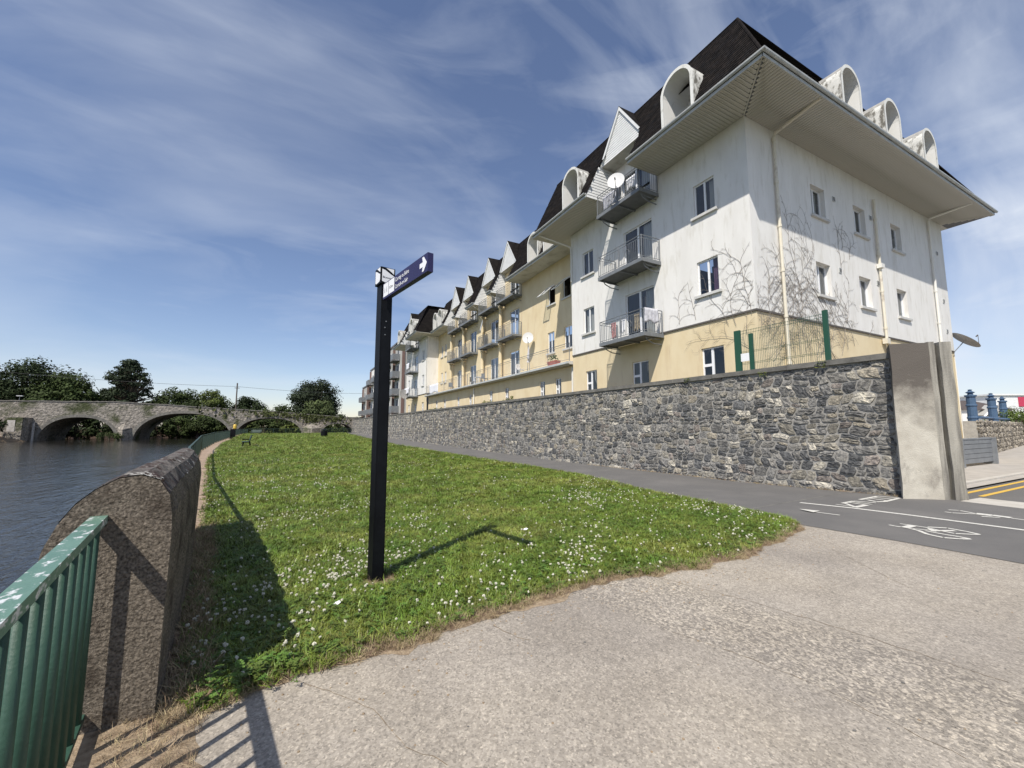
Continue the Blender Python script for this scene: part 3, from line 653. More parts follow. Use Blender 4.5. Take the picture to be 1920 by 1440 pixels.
body = pv.build('wall_body', 'parapet', pw)
cap = MB()
for i in range(nY-1):
    for k in range(5, 11):
        f = lambda q: (q[0], q[1], q[2]+.006)
        cap.quad(f(pts[i][k]), f(pts[i+1][k]), f(pts[i+1][k+1]), f(pts[i][k+1]))
cap.build('weathered_top', 'parapet_top', pw)
ms = MB(); li = MB()
for _ in range(900):
    near = rr.random() < .5
    y = 3.085+(abs(rr.gauss(0, .09)) if near else rr.uniform(.05, 5.1)); k = rr.choice([6, 7, 8, 9, 10, 11]) if near else rr.choice([5, 6, 7, 8, 9, 10]); t_ = rr.random(); a, b = prof[k], prof[k+1]
    x = edge(y)+.115+a[0]+(b[0]-a[0])*t_; z = a[1]+(b[1]-a[1])*t_+gz(y)*.6
    s_ = rr.uniform(.003, .013)
    if rr.random() < .62:
        s_ *= 1.5; ms.lathe((x, y, z-.008), [(s_, 0), (s_*.8, s_*.5), (s_*.3, s_*.75)], 6)
    else:
        n_ = 7; ms_ = li; dxz = Vector((b[0]-a[0], 0, b[1]-a[1])).normalized(); nn = Vector((-dxz.z, 0, dxz.x)); nn = nn if nn.z > 0 else -nn
        el = rr.uniform(.6, 2.2) if not near else 1
        ms_.poly([tuple(Vector((x, y, z))+nn*.011+dxz*math.cos(6.283*j/n_)*s_*rr.uniform(.5, 1.1)+Vector((0, 1, 0))*math.sin(6.283*j/n_)*s_*el*rr.uniform(.5, 1.1)) for j in range(n_)])
tag(ms.build('moss', 'moss', pw), kind='stuff'); tag(li.build('lichen', 'lichen', pw), kind='stuff')

# ------------------------------------------------------------------ railings
def bars_rail(name, label, ptsxy, ztop, zbot, pitch, rad, mats, nmax, wid=.07, th=.035, posts=None):
    root = thing(name, label, 'railing', (ptsxy[0][0], ptsxy[0][1], gz(ptsxy[0][1])))
    P_ = [Vector((x, y, 0)) for x, y in ptsxy]; top = MB(); bot = MB(); stuff = MB(); cnt = 0
    bar = MB().tube([(0, 0, 0), (0, 0, ztop-zbot)], rad, 8).mesh('bar', mats[0], True)
    carry = 0
    for a, b in zip(P_, P_[1:]):
        t = (b-a).normalized(); n = Vector((-t.y, t.x, 0)); L_ = (b-a).length
        za, zb_ = gz(a.y), gz(b.y)
        for mb, z, w_, h in ((top, ztop, wid, th), (bot, zbot-.02, .04, .03)):
            v = []
            for q, zz in ((a, za), (b, zb_)):
                for s_ in (-1, 1):
                    for k in (0, 1): v.append((q.x+n.x*s_*w_/2, q.y+n.y*s_*w_/2, zz+z+k*h))
            mb.add(v, [(0, 4, 5, 1), (2, 3, 7, 6), (0, 2, 6, 4), (1, 5, 7, 3), (0, 1, 3, 2), (4, 6, 7, 5)])
        d = carry
        while d < L_:
            q = a+t*d; z = gz(q.y)
            if cnt < nmax: o = link('bar', bar, root); o.matrix_parent_inverse = Matrix.Identity(4); o.location = (q.x-root.location.x, q.y-root.location.y, z+zbot-root.location.z)
            else: stuff.box(q.x-rad, q.x+rad, q.y-rad, q.y+rad, z+zbot, z+ztop)
            cnt += 1; d += pitch if cnt < nmax else pitch*1.5
        carry = d-L_
        if posts:
            k = 0
            while k < L_: q = a+t*k; z = gz(q.y); MB().box(q.x-.03, q.x+.03, q.y-.03, q.y+.03, z-.1, z+ztop).build('post', mats[0], root); k += posts
    top.build('top_rail', mats[1], root); bot.build('bottom_rail', mats[0], root)
    if stuff.v: tag(stuff.build('distant_bars', mats[0], root), kind='stuff')
    return root
bars_rail('green_railing', 'green painted metal railing with peeling top rail in the left foreground', [(-.945, 3.14), (-.63, 1.35), (-.3, -.55)], 1.075, .1, .165, .020, ('green_paint', 'green_top'), 60, .07, .04)
bars_rail('river_railing', 'long dark green bar railing curving along the far river edge', [(edge(y)+.02, y) for y in (8.3, 17, 26, 36.5, 52, 75, 100)]+[(-9.5, 105), (12, 105)], 1.12, .12, .115, .012, ('dark_green', 'dark_green'), 260, .06, .04, posts=2.4)

# ------------------------------------------------------------------ finger post
PB = Vector((.80, 4.64, 0)); aa = Vector((.186, -.9825, 0)).normalized(); an = Vector((aa.y, -aa.x, 0))   # an faces the viewer's left
fp = thing('finger_post', 'black square signpost with a navy finger sign standing on the lawn', 'signpost', tuple(PB))
def pbox(mb, a0, a1, n0, n1, z0, z1): return mb.obox(PB+aa*a0+an*n0+Vector((0, 0, z0)), aa, a1-a0, an, n1-n0, (0, 0, 1), z1-z0)
pbox(MB(), -.07, .07, -.062, .062, -.1, 3.17).build('post', 'black', fp)
pbox(MB(), .0705, .0745, -.048, .048, .02, 2.9).build('post_panel', 'black', fp)
for z in (2.75, 2.68, 2.6): MB().tube([tuple(PB+aa*.073+an*.005*(z*10 % 3)+Vector((0, 0, z))), tuple(PB+aa*.080+an*.005*(z*10 % 3)+Vector((0, 0, z)))], .007, 8).build('bolt', 'steel', fp)
hd = pbox(MB(), -.085, .085, -.082, .082, 3.171, 3.36).build('head_box', 'black', fp)
def headface(o, x, n, w_):     # o: lower left corner seen from outside
    f = lambda s, z: tuple(Vector(o)+Vector(x)*s+Vector((0, 0, z))+Vector(n)*.002)
    MB().poly([f(w_*.36, .186), f(w_-.014, .186), f(w_-.014, .128), f(w_*.72, .150)]).build('head_panel', 'sign_white', hd)
    MB().poly([f(.014, .03), f(w_*.3, .018), f(w_*.8, .026), f(w_-.014, .045), f(w_-.014, .108), f(w_*.68, .125), f(w_*.3, .16), f(.014, .168)]).build('head_panel', 'sign_white', hd)
headface(PB+aa*.085+an*.082+Vector((0, 0, 3.168)), -an, aa, .164)
headface(PB-aa*.085+an*.082+Vector((0, 0, 3.168)), aa, an, .17)
def text(body, size, origin, xdir, ndir, m, parent, name='lettering', sx=1.0):
    cu = bpy.data.curves.new('txt', 'FONT'); cu.body = body; cu.size = size; cu.extrude = .0006
    to = bpy.data.objects.new('txt', cu); COL.objects.link(to); bpy.context.view_layer.update()
    dg = bpy.context.evaluated_depsgraph_get(); me = bpy.data.meshes.new_from_object(to.evaluated_get(dg)); bpy.data.objects.remove(to)
    X = Vector(xdir).normalized(); Z = Vector(ndir).normalized(); Y = Z.cross(X)
    for v in me.vertices: q = Vector(origin)+X*v.co.x*sx+Y*v.co.y+Z*v.co.z; v.co = q
    me.materials.clear(); me.materials.append(M[m]); return link(name, me, parent)
text('Blueway', .031, PB+aa*.0875+an*.061+Vector((0, 0, 3.235)), -an, aa, 'black', hd)
arm = pbox(MB(), .10, 1.17, .0, .055, 2.98, 3.155).build('sign_arm', 'navy', fp)
AF = PB+an*.057
def aplate(pts, m, nm='sign_panel'):
    return MB().poly([tuple(AF+aa*s+Vector((0, 0, z))) for s, z in pts]).build(nm, m, arm)
aplate([(.115, 3.0), (.255, 3.0), (.255, 3.145), (.115, 3.145)], 'sign_white'); aplate([(.265, 3.0), (.415, 3.0), (.415, 3.145), (.265, 3.145)], 'sign_white')
text('0.2km', .04, AF+an*.001+aa*.28+Vector((0, 0, 3.055)), aa, an, 'sign_grey', arm)
for s_, k in ((.155, .5), (.21, .5)):     # walker and cycle marks
    MB().poly([tuple(AF+an*.0015+aa*(s_+x*k)+Vector((0, 0, 3.065+z*k))) for x, z in [(-.012, -.05), (-.004, -.05), (.004, 0), (.012, -.05), (.018, -.045), (.01, .03), (.004, .07), (-.006, .07), (-.01, .03)]]).build('walker_mark', 'sign_grey', arm)
text('Carraig na Siúire', .062, AF+an*.001+aa*.44+Vector((0, 0, 3.085)), aa, an, 'sign_white', arm, sx=.80)
text('Carrick-on-Suir', .062, AF+an*.001+aa*.44+Vector((0, 0, 3.01)), aa, an, 'sign_white', arm, sx=.80)
aplate([(1.01, 3.045), (1.075, 3.045), (1.06, 3.0), (1.095, 3.0), (1.155, 3.068), (1.095, 3.137), (1.06, 3.137), (1.075, 3.09), (1.01, 3.09)], 'sign_white', 'arrow')

# ================================================================== APARTMENT BUILDING
ab = thing('apartment_building', 'long white and yellow rendered apartment building with dark mansard roof, dormers and balconies', 'building', (14.2, 8.53, 0))
XW, XY = 14.2, 15.65                       # white and yellow facade planes
Y0, Y1, Y2, Y3 = 8.53, 19.5, 50.5, 61.6    # white block, yellow block, second white block
X1 = 32.2; ZS, ZT, INS = 13.1, 17.1, 1.85; BAND = 5.75
fA = FR((XW, 0, 0), (0, 1, 0), (-1, 0, 0)); fB = FR((XY, 0, 0), (0, 1, 0), (-1, 0, 0)); fS = FR((0, Y0, 0), (1, 0, 0), (0, -1, 0)); fT = FR((XW, 0, 0), (0, 1, 0), (-1, 0, 0))
def window(fr, u0, u1, z0, z1, style='two', sill=True, curtain=None, d=0, open_=False):
    """frame (part) with panes and sill (sub-parts)"""
    b = .055; w_ = MB(); de = -.12+d
    def bar(a0, a1, c0, c1): fr.box(w_, a0, a1, de, de+.05, c0, c1)
    bar(u0, u0+b, z0, z1); bar(u1-b, u1, z0, z1); bar(u0+b, u1-b, z0, z0+b); bar(u0+b, u1-b, z1-b, z1); um = (u0+u1)/2; panes = []
    if style == 'two': bar(um-b*.7, um+b*.7, z0+b, z1-b); panes = [(u0+b, um-b*.7, z0+b, z1-b), (um+b*.7, u1-b, z0+b, z1-b)]
    elif style == 'top': # left side split in three, right casement full
        zm = z0+(z1-z0)*.52; um = u0+(u1-u0)*.45 if fr is fS else u0+(u1-u0)*.55
        bar(um-b*.9, um+b*.9, z0+b, z1-b); bar(um+b*.9, u1-b, zm-b, zm+b)
        panes = [(um+b*.9, u1-b, z0+b, zm-b), (um+b*.9, u1-b, zm+b, z1-b), (u0+b, um-b*.9, z0+b, z1-b)]
    elif style == 'door': bar(um-b, um+b, z0+b, z1-b); panes = [(u0+b, um-b, z0+b, z1-b), (um+b, u1-b, z0+b, z1-b)]
    else: panes = [(u0+b, u1-b, z0+b, z1-b)]
    o = w_.build('door' if style == 'door' else 'window', 'pvc', ab)
    for (a0, a1, c0, c1) in panes:
        if open_ and a0 == panes[-1][0]: continue
        q = MB(); q.quad(fr.p(a0, de+.02, c0), fr.p(a1, de+.02, c0), fr.p(a1, de+.02, c1), fr.p(a0, de+.02, c1)); q.build('pane', 'glass', o)
    if open_:   # top-hung sash standing open
        s_ = MB(); a0, a1 = u0+.03, u1-.03; h = z1-z0; an_ = R(48); U = Vector(fr.u); dn = Vector(fr.n)*math.sin(an_)-Vector((0, 0, 1))*math.cos(an_); nn = U.cross(dn)
        tp = Vector(fr.p(a0, .0, z1-.04))
        for (l0, l1, m0, m1) in ((0, a1-a0, 0, .06), (0, a1-a0, h-.1, h-.04), (0, .06, .06, h-.1), (a1-a0-.06, a1-a0, .06, h-.1)): s_.obox(tp+U*l0+dn*m0, U, l1-l0, dn, m1-m0, nn, .04)
        sh = s_.build('open_sash', 'pvc', o)
        g_ = MB(); c_ = [tp+U*.06+dn*.06+nn*.02, tp+U*(a1-a0-.06)+dn*.06+nn*.02, tp+U*(a1-a0-.06)+dn*(h-.1)+nn*.02, tp+U*.06+dn*(h-.1)+nn*.02]; g_.poly([tuple(x) for x in c_]); g_.build('pane', 'glass', o)
    if curtain:
        c = MB(); k = 8; a0, a1 = (u0+b, u0+(u1-u0)*.38) if curtain != 'full' else (u0+b, u1-b)
        for i in range(k): c.quad(*[fr.p(a0+(a1-a0)*j/k, de-.10-.03*(j % 2), z) for j, z in ((i, z0), (i+1, z0), (i+1, z1), (i, z1))])
        c.build('curtain', 'curtain_purple' if curtain == 'purple' else 'curtain', o)
    if sill and style != 'door': q = MB(); fr.box(q, u0-.12, u1+.12, -.1, .10, z0-.11, z0-.005); q.build('sill', 'conc_sill', o)
    # dark room behind
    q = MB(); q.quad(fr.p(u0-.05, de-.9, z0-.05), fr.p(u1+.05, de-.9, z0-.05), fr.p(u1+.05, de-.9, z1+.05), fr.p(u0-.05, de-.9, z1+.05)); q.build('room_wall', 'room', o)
    return o
# ---- window layout
WA = [(9.9, 10.85, 10.18, 11.55), (9.9, 10.85, 6.85, 8.25)]; GA = [(9.87, 10.85, 3.25, 4.68), (13.65, 14.7, 3.25, 4.66), (17.35, 18.3, 3.25, 4.65)]
WV = [(17.43, 18.38, 10.15, 11.52), (17.43, 18.38, 6.80, 8.23)]; DA = [(13.15, 15.0, 9.02, 11.3), (13.15, 15.0, 5.76, 8.06)]
def white_block(ya, fr, mirror=None):
    def mp(h): return (h[0]+ya-Y0, h[1]+ya-Y0, h[2], h[3])
    up = [mp(h) for h in WA+WV+DA]; lo = [mp(h) for h in GA]; dz = (12.25, 14.35); dd = mp((13.15, 15.0, *dz))
    w_ = MB(); fr.wall(w_, ya, ya+Y1-Y0, BAND, ZS+.02, up+[(dd[0], dd[1], 12.25, ZS+.02)]); ce = mp((12.65, 15.6, 0, 0))
    fr.wall(w_, ce[0], ce[1], ZS+.02, 15.0, [(dd[0], dd[1], ZS+.02, 14.35)]); w_.build('white_wall', 'white_render', ab)
    w_ = MB(); fr.wall(w_, ya, ya+Y1-Y0, -.5, BAND-.06, lo, d=-.03); w_.build('ground_wall', 'yellow_render', ab)
    b = MB(); fr.box(b, ya-.02, ya+Y1-Y0, -.05, .022, BAND-.07, BAND+.0); b.build('band', 'band', ab)
    for i, h in enumerate(up): window(fr, *h, style='door' if h[3]-h[2] > 1.8 else 'two', curtain='purple' if i == 1 else ('side' if i in (0, 4, 5) else 'full' if i == 3 else None))
    window(fr, *dd, style='door', curtain='side')
    for h in lo: window(fr, *h, style='top', sill=False, d=-.03)
white_block(Y0, fA); white_block(Y2, fA)
# ---- side wall
SW = [(a, a+1.1, z0, z1) for a in (18.42, 21.95, 25.65) for z0, z1 in ((10.3, 11.65), (6.9, 8.3))]
w_ = MB(); fS.wall(w_, XW, X1, BAND, ZS+.02, SW, rev=.26); w_.build('white_wall', 'white_render', ab)
w_ = MB(); fS.wall(w_, XW+.03, X1, -.5, BAND-.06, [], d=-.03); w_.build('ground_wall', 'yellow_render', ab)
b = MB(); fS.box(b, XW-.02, X1, -.05, .022, BAND-.07, BAND); b.build('band', 'band', ab)
for i, h in enumerate(SW): window(fS, *h, style='two', curtain='side' if i % 2 else 'full', d=-.12)
for x, z in ((20.15, 11.55), (23.45, 11.5), (20.2, 8.35), (23.6, 8.35), (31.1, 11.3), (31.3, 8.6), (31.35, 6.9)):
    q = MB(); fS.box(q, x, x+.2, 0, .03, z-.22, z); v_ = q.build('air_vent', 'gutter', ab)
    q = MB()
    for k in range(3): fS.box(q, x+.02, x+.18, .031, .037, z-.19+k*.06, z-.16+k*.06)
    q.build('vent_slot', 'band', v_)
# end and back walls
w_ = MB(); w_.quad((X1, Y0, -.5), (X1, Y1, -.5), (X1, Y1, ZS), (X1, Y0, ZS)); w_.quad((X1, Y1, -.5), (XY, Y1, -.5), (XY, Y1, ZS), (X1, Y1, ZS)); w_.quad((30, Y1, -.5), (30, Y3, -.5), (30, Y3, ZS), (30, Y1, ZS)); w_.quad((XW, Y3, -.5), (30, Y3, -.5), (30, Y3, ZS), (XW, Y3, ZS)); w_.build('back_wall', 'white_render', ab)
w_ = MB(); w_.quad((XW, Y1, BAND), (XY, Y1, BAND), (XY, Y1, ZS), (XW, Y1, ZS)); w_.build('return_wall', 'white_render', ab); w_ = MB(); w_.quad((XW, Y2, BAND), (XY, Y2, BAND), (XY, Y2, ZS), (XW, Y2, ZS)); w_.build('return_wall', 'white_render', ab)
# ---- yellow block
YB = [(28.3, 31.3), (32.25, 35.25), (37.4, 40.4), (41.3, 44.3)]
YW = [(23.45, 24.35, 10.25, 11.6), (21.6, 22.5, 10.25, 11.6), (23.6, 24.45, 6.75, 8.25), (21.5, 22.4, 6.75, 8.25), (47.2, 47.9, 10.2, 11.6), (48.6, 49.3, 10.2, 11.6), (47.2, 47.8, 6.9, 8.2), (48.6, 49.2, 6.9, 8.2)]
yh = []
for a, b in YB:
    m_ = (a+b)/2-.25
    for z in (5.5, 9.0): yh.append((m_-.85, m_+.85, z, z+2.3))
w_ = MB(); cuts = [(a, b, 12.3, ZS+.02) for a, b in YB]; fB.wall(w_, Y1, Y2, 5.3, ZS+.02, YW+yh+[((a+b)/2-1.1, (a+b)/2+.6, 12.3, ZS+.02) for a, b in YB])
for a, b in YB: fB.wall(w_, a, b, ZS+.02, 15.0, [((a+b)/2-1.1, (a+b)/2+.6, ZS+.02, 14.35)])
w_.build('yellow_wall', 'yellow_render', ab)
for i, h in enumerate(YW): window(fB, *h, style='one' if i < 2 else 'two', open_=i < 2)
for h in yh: window(fB, *h, style='door', curtain='side')
for a, b in YB: window(fB, (a+b)/2-1.1, (a+b)/2+.6, 12.3, 14.35, style='door', curtain='side')
GW = [(c-.33, c+.33, 3.2, 4.6) for c in (21.4, 23.3, 28.6, 31.6, 36.3, 39.6, 44.0, 47.0)]
w_ = MB(); fT.wall(w_, Y1, Y2, -.5, 5.22, GW, d=-.25); w_.build('terrace_wall', 'yellow_render', ab)
for h in GW: window(fT, *h, style='top', sill=False, d=-.25)
t_ = MB().box(14.0, XY, Y1+.02, Y2-.02, 5.23, 5.42); t_.build('terrace_slab', 'conc_sill', ab)
g_ = MB(); fT.box(g_, Y1+.05, Y2-.1, .2, .34, 5.27, 5.40); g_.build('terrace_gutter', 'gutter', ab)
# ---- soffits, gutters, roof
def slopeX(base, z): return base+INS*(z-ZS-.1)/(ZT-ZS-.1)
EWX, EYX, ESY = XW-1.87, XY-1.4, Y0-1.83
G1 = (12.65, 15.6); segA = [(ESY, G1[0]), (G1[1], Y1+1.35)]
segB = []; p_ = Y1+1.35
for a, b in YB: segB.append((p_, a)); p_ = b
segB.append((p_, Y2-1.35)); G2 = (G1[0]+Y2-Y0, G1[1]+Y2-Y0); segC = [(Y2-1.35, G2[0]), (G2[1], Y3+1.3)]
sb = MB().box(-.5, .5, -.5, .5, -.5, .5).mesh('soffit_board', 'soffit')
def soffit(segs, xe, xw, name='soffit', near=False):
    for a, b in segs:
        if b-a < .1: continue
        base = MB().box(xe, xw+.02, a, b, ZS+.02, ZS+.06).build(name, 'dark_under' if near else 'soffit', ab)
        if near:
            y = a
            while y < b-.05:
                x0 = xe
                if y < Y0: x0 = xe+(Y0+.0-Y0); x1 = xe+(xw-xe)*max(.02, (y-ESY)/(Y0-ESY))
                else: x1 = xw-.005
                o = link('soffit_board', sb, base); o.location = ((x0+x1)/2, min(y+.07, b), ZS+.006); o.scale = (x1-x0, .124, .02); y += .14
        # gutter and fascia
        g = MB(); n_ = 6
        pr_ = [(xe-.12+.06-.065*math.cos(t*math.pi/n_), ZS+.19-.085*math.sin(t*math.pi/n_)) for t in range(n_+1)]
        pr_ = pr_+[(pr_[-1][0]-.012, pr_[-1][1])]+[(p[0]+(.010 if p[0] < xe-.06 else -.010), p[1]+.012) for p in pr_[::-1]]
        v = [(x, yy_, z) for yy_ in (a-(.12 if a == ESY else 0), b) for x, z in pr_]; k_ = len(pr_)
        g.add(v, [(i, (i+1) % k_, k_+(i+1) % k_, k_+i) for i in range(k_)]); g.box(xe-.012, xe+.02, a, b, ZS-.01, ZS+.2); g.build('gutter', 'gutter', ab)
MB().box(XW-.02, XY+.02, Y1-.02, Y1+1.35, ZS+.024, ZS+.062).build('soffit', 'soffit', ab); MB().box(XW-.02, XY+.02, Y2-1.35, Y2+.02, ZS+.024, ZS+.062).build('soffit', 'soffit', ab)
soffit(segA, EWX, XW, near=True); soffit(segB, EYX, XY); soffit(segC, EWX, XW)
XE = X1+1.1
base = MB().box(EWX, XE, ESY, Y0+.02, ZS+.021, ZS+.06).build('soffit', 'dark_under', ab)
x = EWX
while x < XE-.05:
    y1_ = Y0-.005 if x >= XW else ESY+(Y0-ESY)*max(.02, (x-EWX)/(XW-EWX))
    if x > X1: y1_ = ESY+(Y0-ESY)*max(.03, (XE-x)/(XE-X1))
    o = link('soffit_board', sb, base); o.location = (x+.07, (ESY+y1_)/2, ZS+.006); o.scale = (.124, y1_-ESY, .02); x += .14
mb = MB(); mb.obox((EWX, ESY, ZS-.012), Vector((XW-EWX, Y0-ESY, 0)).normalized(), math.hypot(XW-EWX, Y0-ESY), Vector((-(Y0-ESY), XW-EWX, 0)).normalized(), .05, (0, 0, 1), .006); mb.build('soffit_mitre', 'soffit', ab)
MB().box(X1+.02, XE, Y0, Y1, ZS+.02, ZS+.06).build('soffit', 'soffit', ab)
g = MB(); n_ = 6; pr_ = [(ESY-.12+.06-.065*math.cos(t*math.pi/n_), ZS+.19-.085*math.sin(t*math.pi/n_)) for t in range(n_+1)]
pr_ = pr_+[(p[0]+(.010 if p[0] < ESY-.06 else -.010), p[1]+.012) for p in pr_[::-1]]; k_ = len(pr_)
g.add([(xx, y, z) for xx in (EWX-.12, XE+.1) for y, z in pr_], [(i, (i+1) % k_, k_+(i+1) % k_, k_+i) for i in range(k_)]); g.box(EWX-.012, XE, ESY-.012, ESY+.02, ZS-.01, ZS+.2); g.build('gutter', 'gutter', ab)
# dormer positions: (centre u) per slope
DW = [10.08, 17.1]; DY = [22.2, 24.4, 46.3, 48.2]; DS = [(18.35, 1.25), (21.85, 1.25), (25.65, 1.25)]; DC = [52.2, 59.6]

roof_base = MB(); slates = MB(); RP = [(.75, .7, .68), (1, .93, .9), (1.25, 1.12, 1.05), (.9, .9, .95), (1.05, .95, .88)]; rsl = random.Random(21)
class SL:   # roof slope frame: u along eave, s up the slope
    def __init__(s, fr, dn0): s.fr = fr; s.d0 = dn0; s.len = math.hypot(INS, ZT-ZS-.1)
    def p(s, u, t, off=0):    # t 0..1 up the slope, off = normal offset
        k = off/s.len; return s.fr.p(u, s.d0-INS*t+off*(ZT-ZS-.1)/s.len, ZS+.1+(ZT-ZS-.1)*t+off*INS/s.len)
def slope(sl, ua, ub, ta, tb, holes, tri=[], slate=True, dx=.30):
    """ua,ub eave ends; ta,tb inward shift of the ends at the top (hips)"""
    zt = lambda t: ZS+.1+(ZT-ZS-.1)*t
    us = sorted({ua, ub, *[h[0] for h in holes], *[h[1] for h in holes]}); n = 14
    lim = lambda t: (ua+ta*t, ub-tb*t)
    def blocked(u, t): return any(h[0] < u < h[1] and h[2] <= t < h[3] for h in holes) or any(abs(u-c) < hw*(1-(zt(t)-zb)/(za-zb)) if zt(t) > zb else abs(u-c) < hw for c, hw, zb, za in tri)
    st = 26; nu = max(1, int((ub-ua)/.1))
    for j in range(st):
        t0, t1 = j/st, (j+1)/st
        (a0, b0), (a1, b1) = lim(t0), lim(t1)
        for i in range(nu):
            f0, f1 = i/nu, (i+1)/nu; um = ((a0+b0)/2*0+a0+(b0-a0)*(f0+f1)/2)
            if blocked(um, (t0+t1)/2): continue
            roof_base.quad(sl.p(a0+(b0-a0)*f0, t0), sl.p(a0+(b0-a0)*f1, t0), sl.p(a1+(b1-a1)*f1, t1), sl.p(a1+(b1-a1)*f0, t1), (.8, .75, .72))
    if not slate: return
    rows_ = int(sl.len/.165)
    for j in range(rows_):
        t0, t1 = j/rows_, min(1, (j+1.12)/rows_); a0, b0 = lim(t0); u = a0-(dx/2 if j % 2 else 0)
        while u < b0:
            a, b = max(u, a0), min(u+dx-.012, b0-.0)
            if b-a > .04 and not blocked((a+b)/2, (t0+t1)/2):
                la, lb = lim(t1); a_, b_ = max(a, la), min(b, lb); jj = rsl.uniform(0, .004); col = rsl.choice(RP); f = rsl.uniform(.8, 1.2); col = tuple(c*f for c in col)
                A, B, C_2, D = sl.p(a, t0, .022+jj), sl.p(b, t0, .022+jj), sl.p(b_, t1, .008), sl.p(a_, t1, .008); E_, F2 = sl.p(a, t0, .010), sl.p(b, t0, .010)
                slates.add([A, B, C_2, D, E_, F2], [(0, 1, 2, 3), (4, 5, 1, 0)], col)
            u += dx
T = lambda z: (z-ZS-.1)/(ZT-ZS-.1)
hd_ = lambda c, w_=.69: (c-w_-.06, c+w_+.06, -.01, T(15.2))
slA = SL(fA, XW-EWX); slB = SL(fB, XY-EYX); slS = SL(fS, Y0-ESY)
gc = (G1[0]+G1[1])/2
slope(slA, ESY, Y1+1.35, INS, 0, [hd_(c) for c in DW], [(gc, 1.475, 14.95, 17.25)])
slope(slS, EWX, XE, INS, INS, [hd_(c) for c, _ in DS])
slope(slB, Y1+1.35, Y2-1.35, 0, 0, [hd_(c) for c in DY], [((a+b)/2, 1.5, 14.95, 17.2) for a, b in YB])
slope(slA, Y2-1.35, Y3+1.3, INS*.8, INS, [hd_(c) for c in DC], [((G2[0]+G2[1])/2, 1.475, 14.95, 17.25)], dx=.45)
fN = FR((0, Y2, 0), (1, 0, 0), (0, -1, 0)); slN = SL(fN, 1.35); slope(slN, EWX, 24, INS, 0, [], slate=False)
fN2 = FR((0, Y3, 0), (-1, 0, 0), (0, 1, 0)); slope(SL(fN2, 1.3), -28, -EWX, 0, INS, [], slate=False)
fE = FR((X1, 0, 0), (0, -1, 0), (1, 0, 0)); slope(SL(fE, 1.1), -(Y1+1.35), -ESY, 0, INS, [], slate=False)
roof_base.quad((EWX+INS, ESY+INS, ZT), (XE-INS, ESY+INS, ZT), (XE-INS, Y1+1.35, ZT), (EWX+INS, Y1+1.35, ZT), (.8, .75, .72))
roof_base.quad((EYX+INS, Y1+1.3, ZT-.004), (28, Y1+1.3, ZT-.004), (28, Y2-1.3, ZT-.004), (EYX+INS, Y2-1.3, ZT-.004), (.8, .75, .72))
roof_base.quad((EWX+INS, Y2-1.35+INS*.8, ZT), (28, Y2-1.35+INS*.8, ZT), (28, Y3+1.3-INS, ZT), (EWX+INS, Y3+1.3-INS, ZT), (.8, .75, .72))
roof_base.quad((EWX, Y1+1.35, ZS+.1), (EYX+.1, Y1+1.35, ZS+.1), (XW+2.2, Y1+1.35, ZT), (XW-.02, Y1+1.35, ZT), (.8, .75, .72))
roof = roof_base.build('mansard_roof', 'slate', ab); tag(slates.build('slates', 'slate', roof), kind='stuff')
rd = MB()
for a, b in (((EWX+INS, ESY+INS, ZT), (XE-INS, ESY+INS, ZT)), ((EWX+INS, ESY+INS, ZT), (EWX+INS, Y1+1.35, ZT)), ((EWX, ESY, ZS+.14), (EWX+INS, ESY+INS, ZT)), ((XE, ESY, ZS+.14), (XE-INS, ESY+INS, ZT)), ((EYX+INS, Y1+1.35, ZT), (EYX+INS, Y2-1.35, ZT))):
    rd.tube([a, b], .05, 6, col=(1.1, 1, .95))
rd.build('ridge_capping', 'slate', roof)
# ---- barrel dormers
def barrel(sl, c, w_=1.36, zf=ZS+.22, zt=15.5, depth=1.5):
    fr = sl.fr; d0 = sl.d0-.16; ro = w_/2+.06; ri = w_/2-.035; zc = zt-ro; n = 14
    def ring(r, d): return [fr.p(c-r, d, zf)]+[fr.p(c-r*math.cos(math.pi*i/n), d, zc+r*math.sin(math.pi*i/n)) for i in range(n+1)]+[fr.p(c+r, d, zf)]
    back = d0-depth; o = MB(); A, B = ring(ro, d0), ring(ro, back); k = len(A); side = MB(); side2 = MB(); top = MB()
    for i in range(k-1): (side if i < 3 else side2 if i > k-5 else top).quad(A[i], A[i+1], B[i+1], B[i])
    C1, D1 = ring(ri, d0), ring(ri, back); fm = MB(); inn = MB()
    E1 = ring(ro+.02, d0+.03); H1 = ring(ri-.01, d0+.03)
    for i in range(k-1):
        fm.quad(H1[i], H1[i+1], E1[i+1], E1[i]); fm.quad(E1[i], E1[i+1], A[i+1], A[i]); fm.quad(H1[i], C1[i], C1[i+1], H1[i+1]); inn.quad(C1[i], D1[i], D1[i+1], C1[i+1])
    body_ = fm.build('dormer', 'hood_front', ab); top.build('dormer_top', 'hood_top', body_, True); side.build('dormer_cheek', 'hood', body_); side2.build('dormer_cheek', 'hood', body_); inn.build('dormer_lining', 'hood_in', body_, False)
    bk_ = MB(); db = back+.1; bk_.poly([fr.p(c-ri, db, zf)]+[fr.p(c-ri*math.cos(math.pi*i/n), db, zc+ri*math.sin(math.pi*i/n)) for i in range(n+1)]+[fr.p(c+ri, db, zf)]); bk_.build('dormer_back', 'hood_in', body_)
    wn = MB(); fr.box(wn, c-.42, c+.42, db+.01, db+.05, zf+.05, zf+.75); wn.build('dormer_window', 'pvc', body_)
    wg = MB(); fr.box(wg, c-.36, c-.03, db+.051, db+.056, zf+.1, zf+.7); fr.box(wg, c+.03, c+.36, db+.051, db+.056, zf+.1, zf+.7); wg.build('dormer_glass', 'band', body_)
for c in DW: barrel(slA, c)
for c, _ in DS: barrel(slS, c)
for c in DY: barrel(slB, c)
for c in DC: barrel(slA, c)
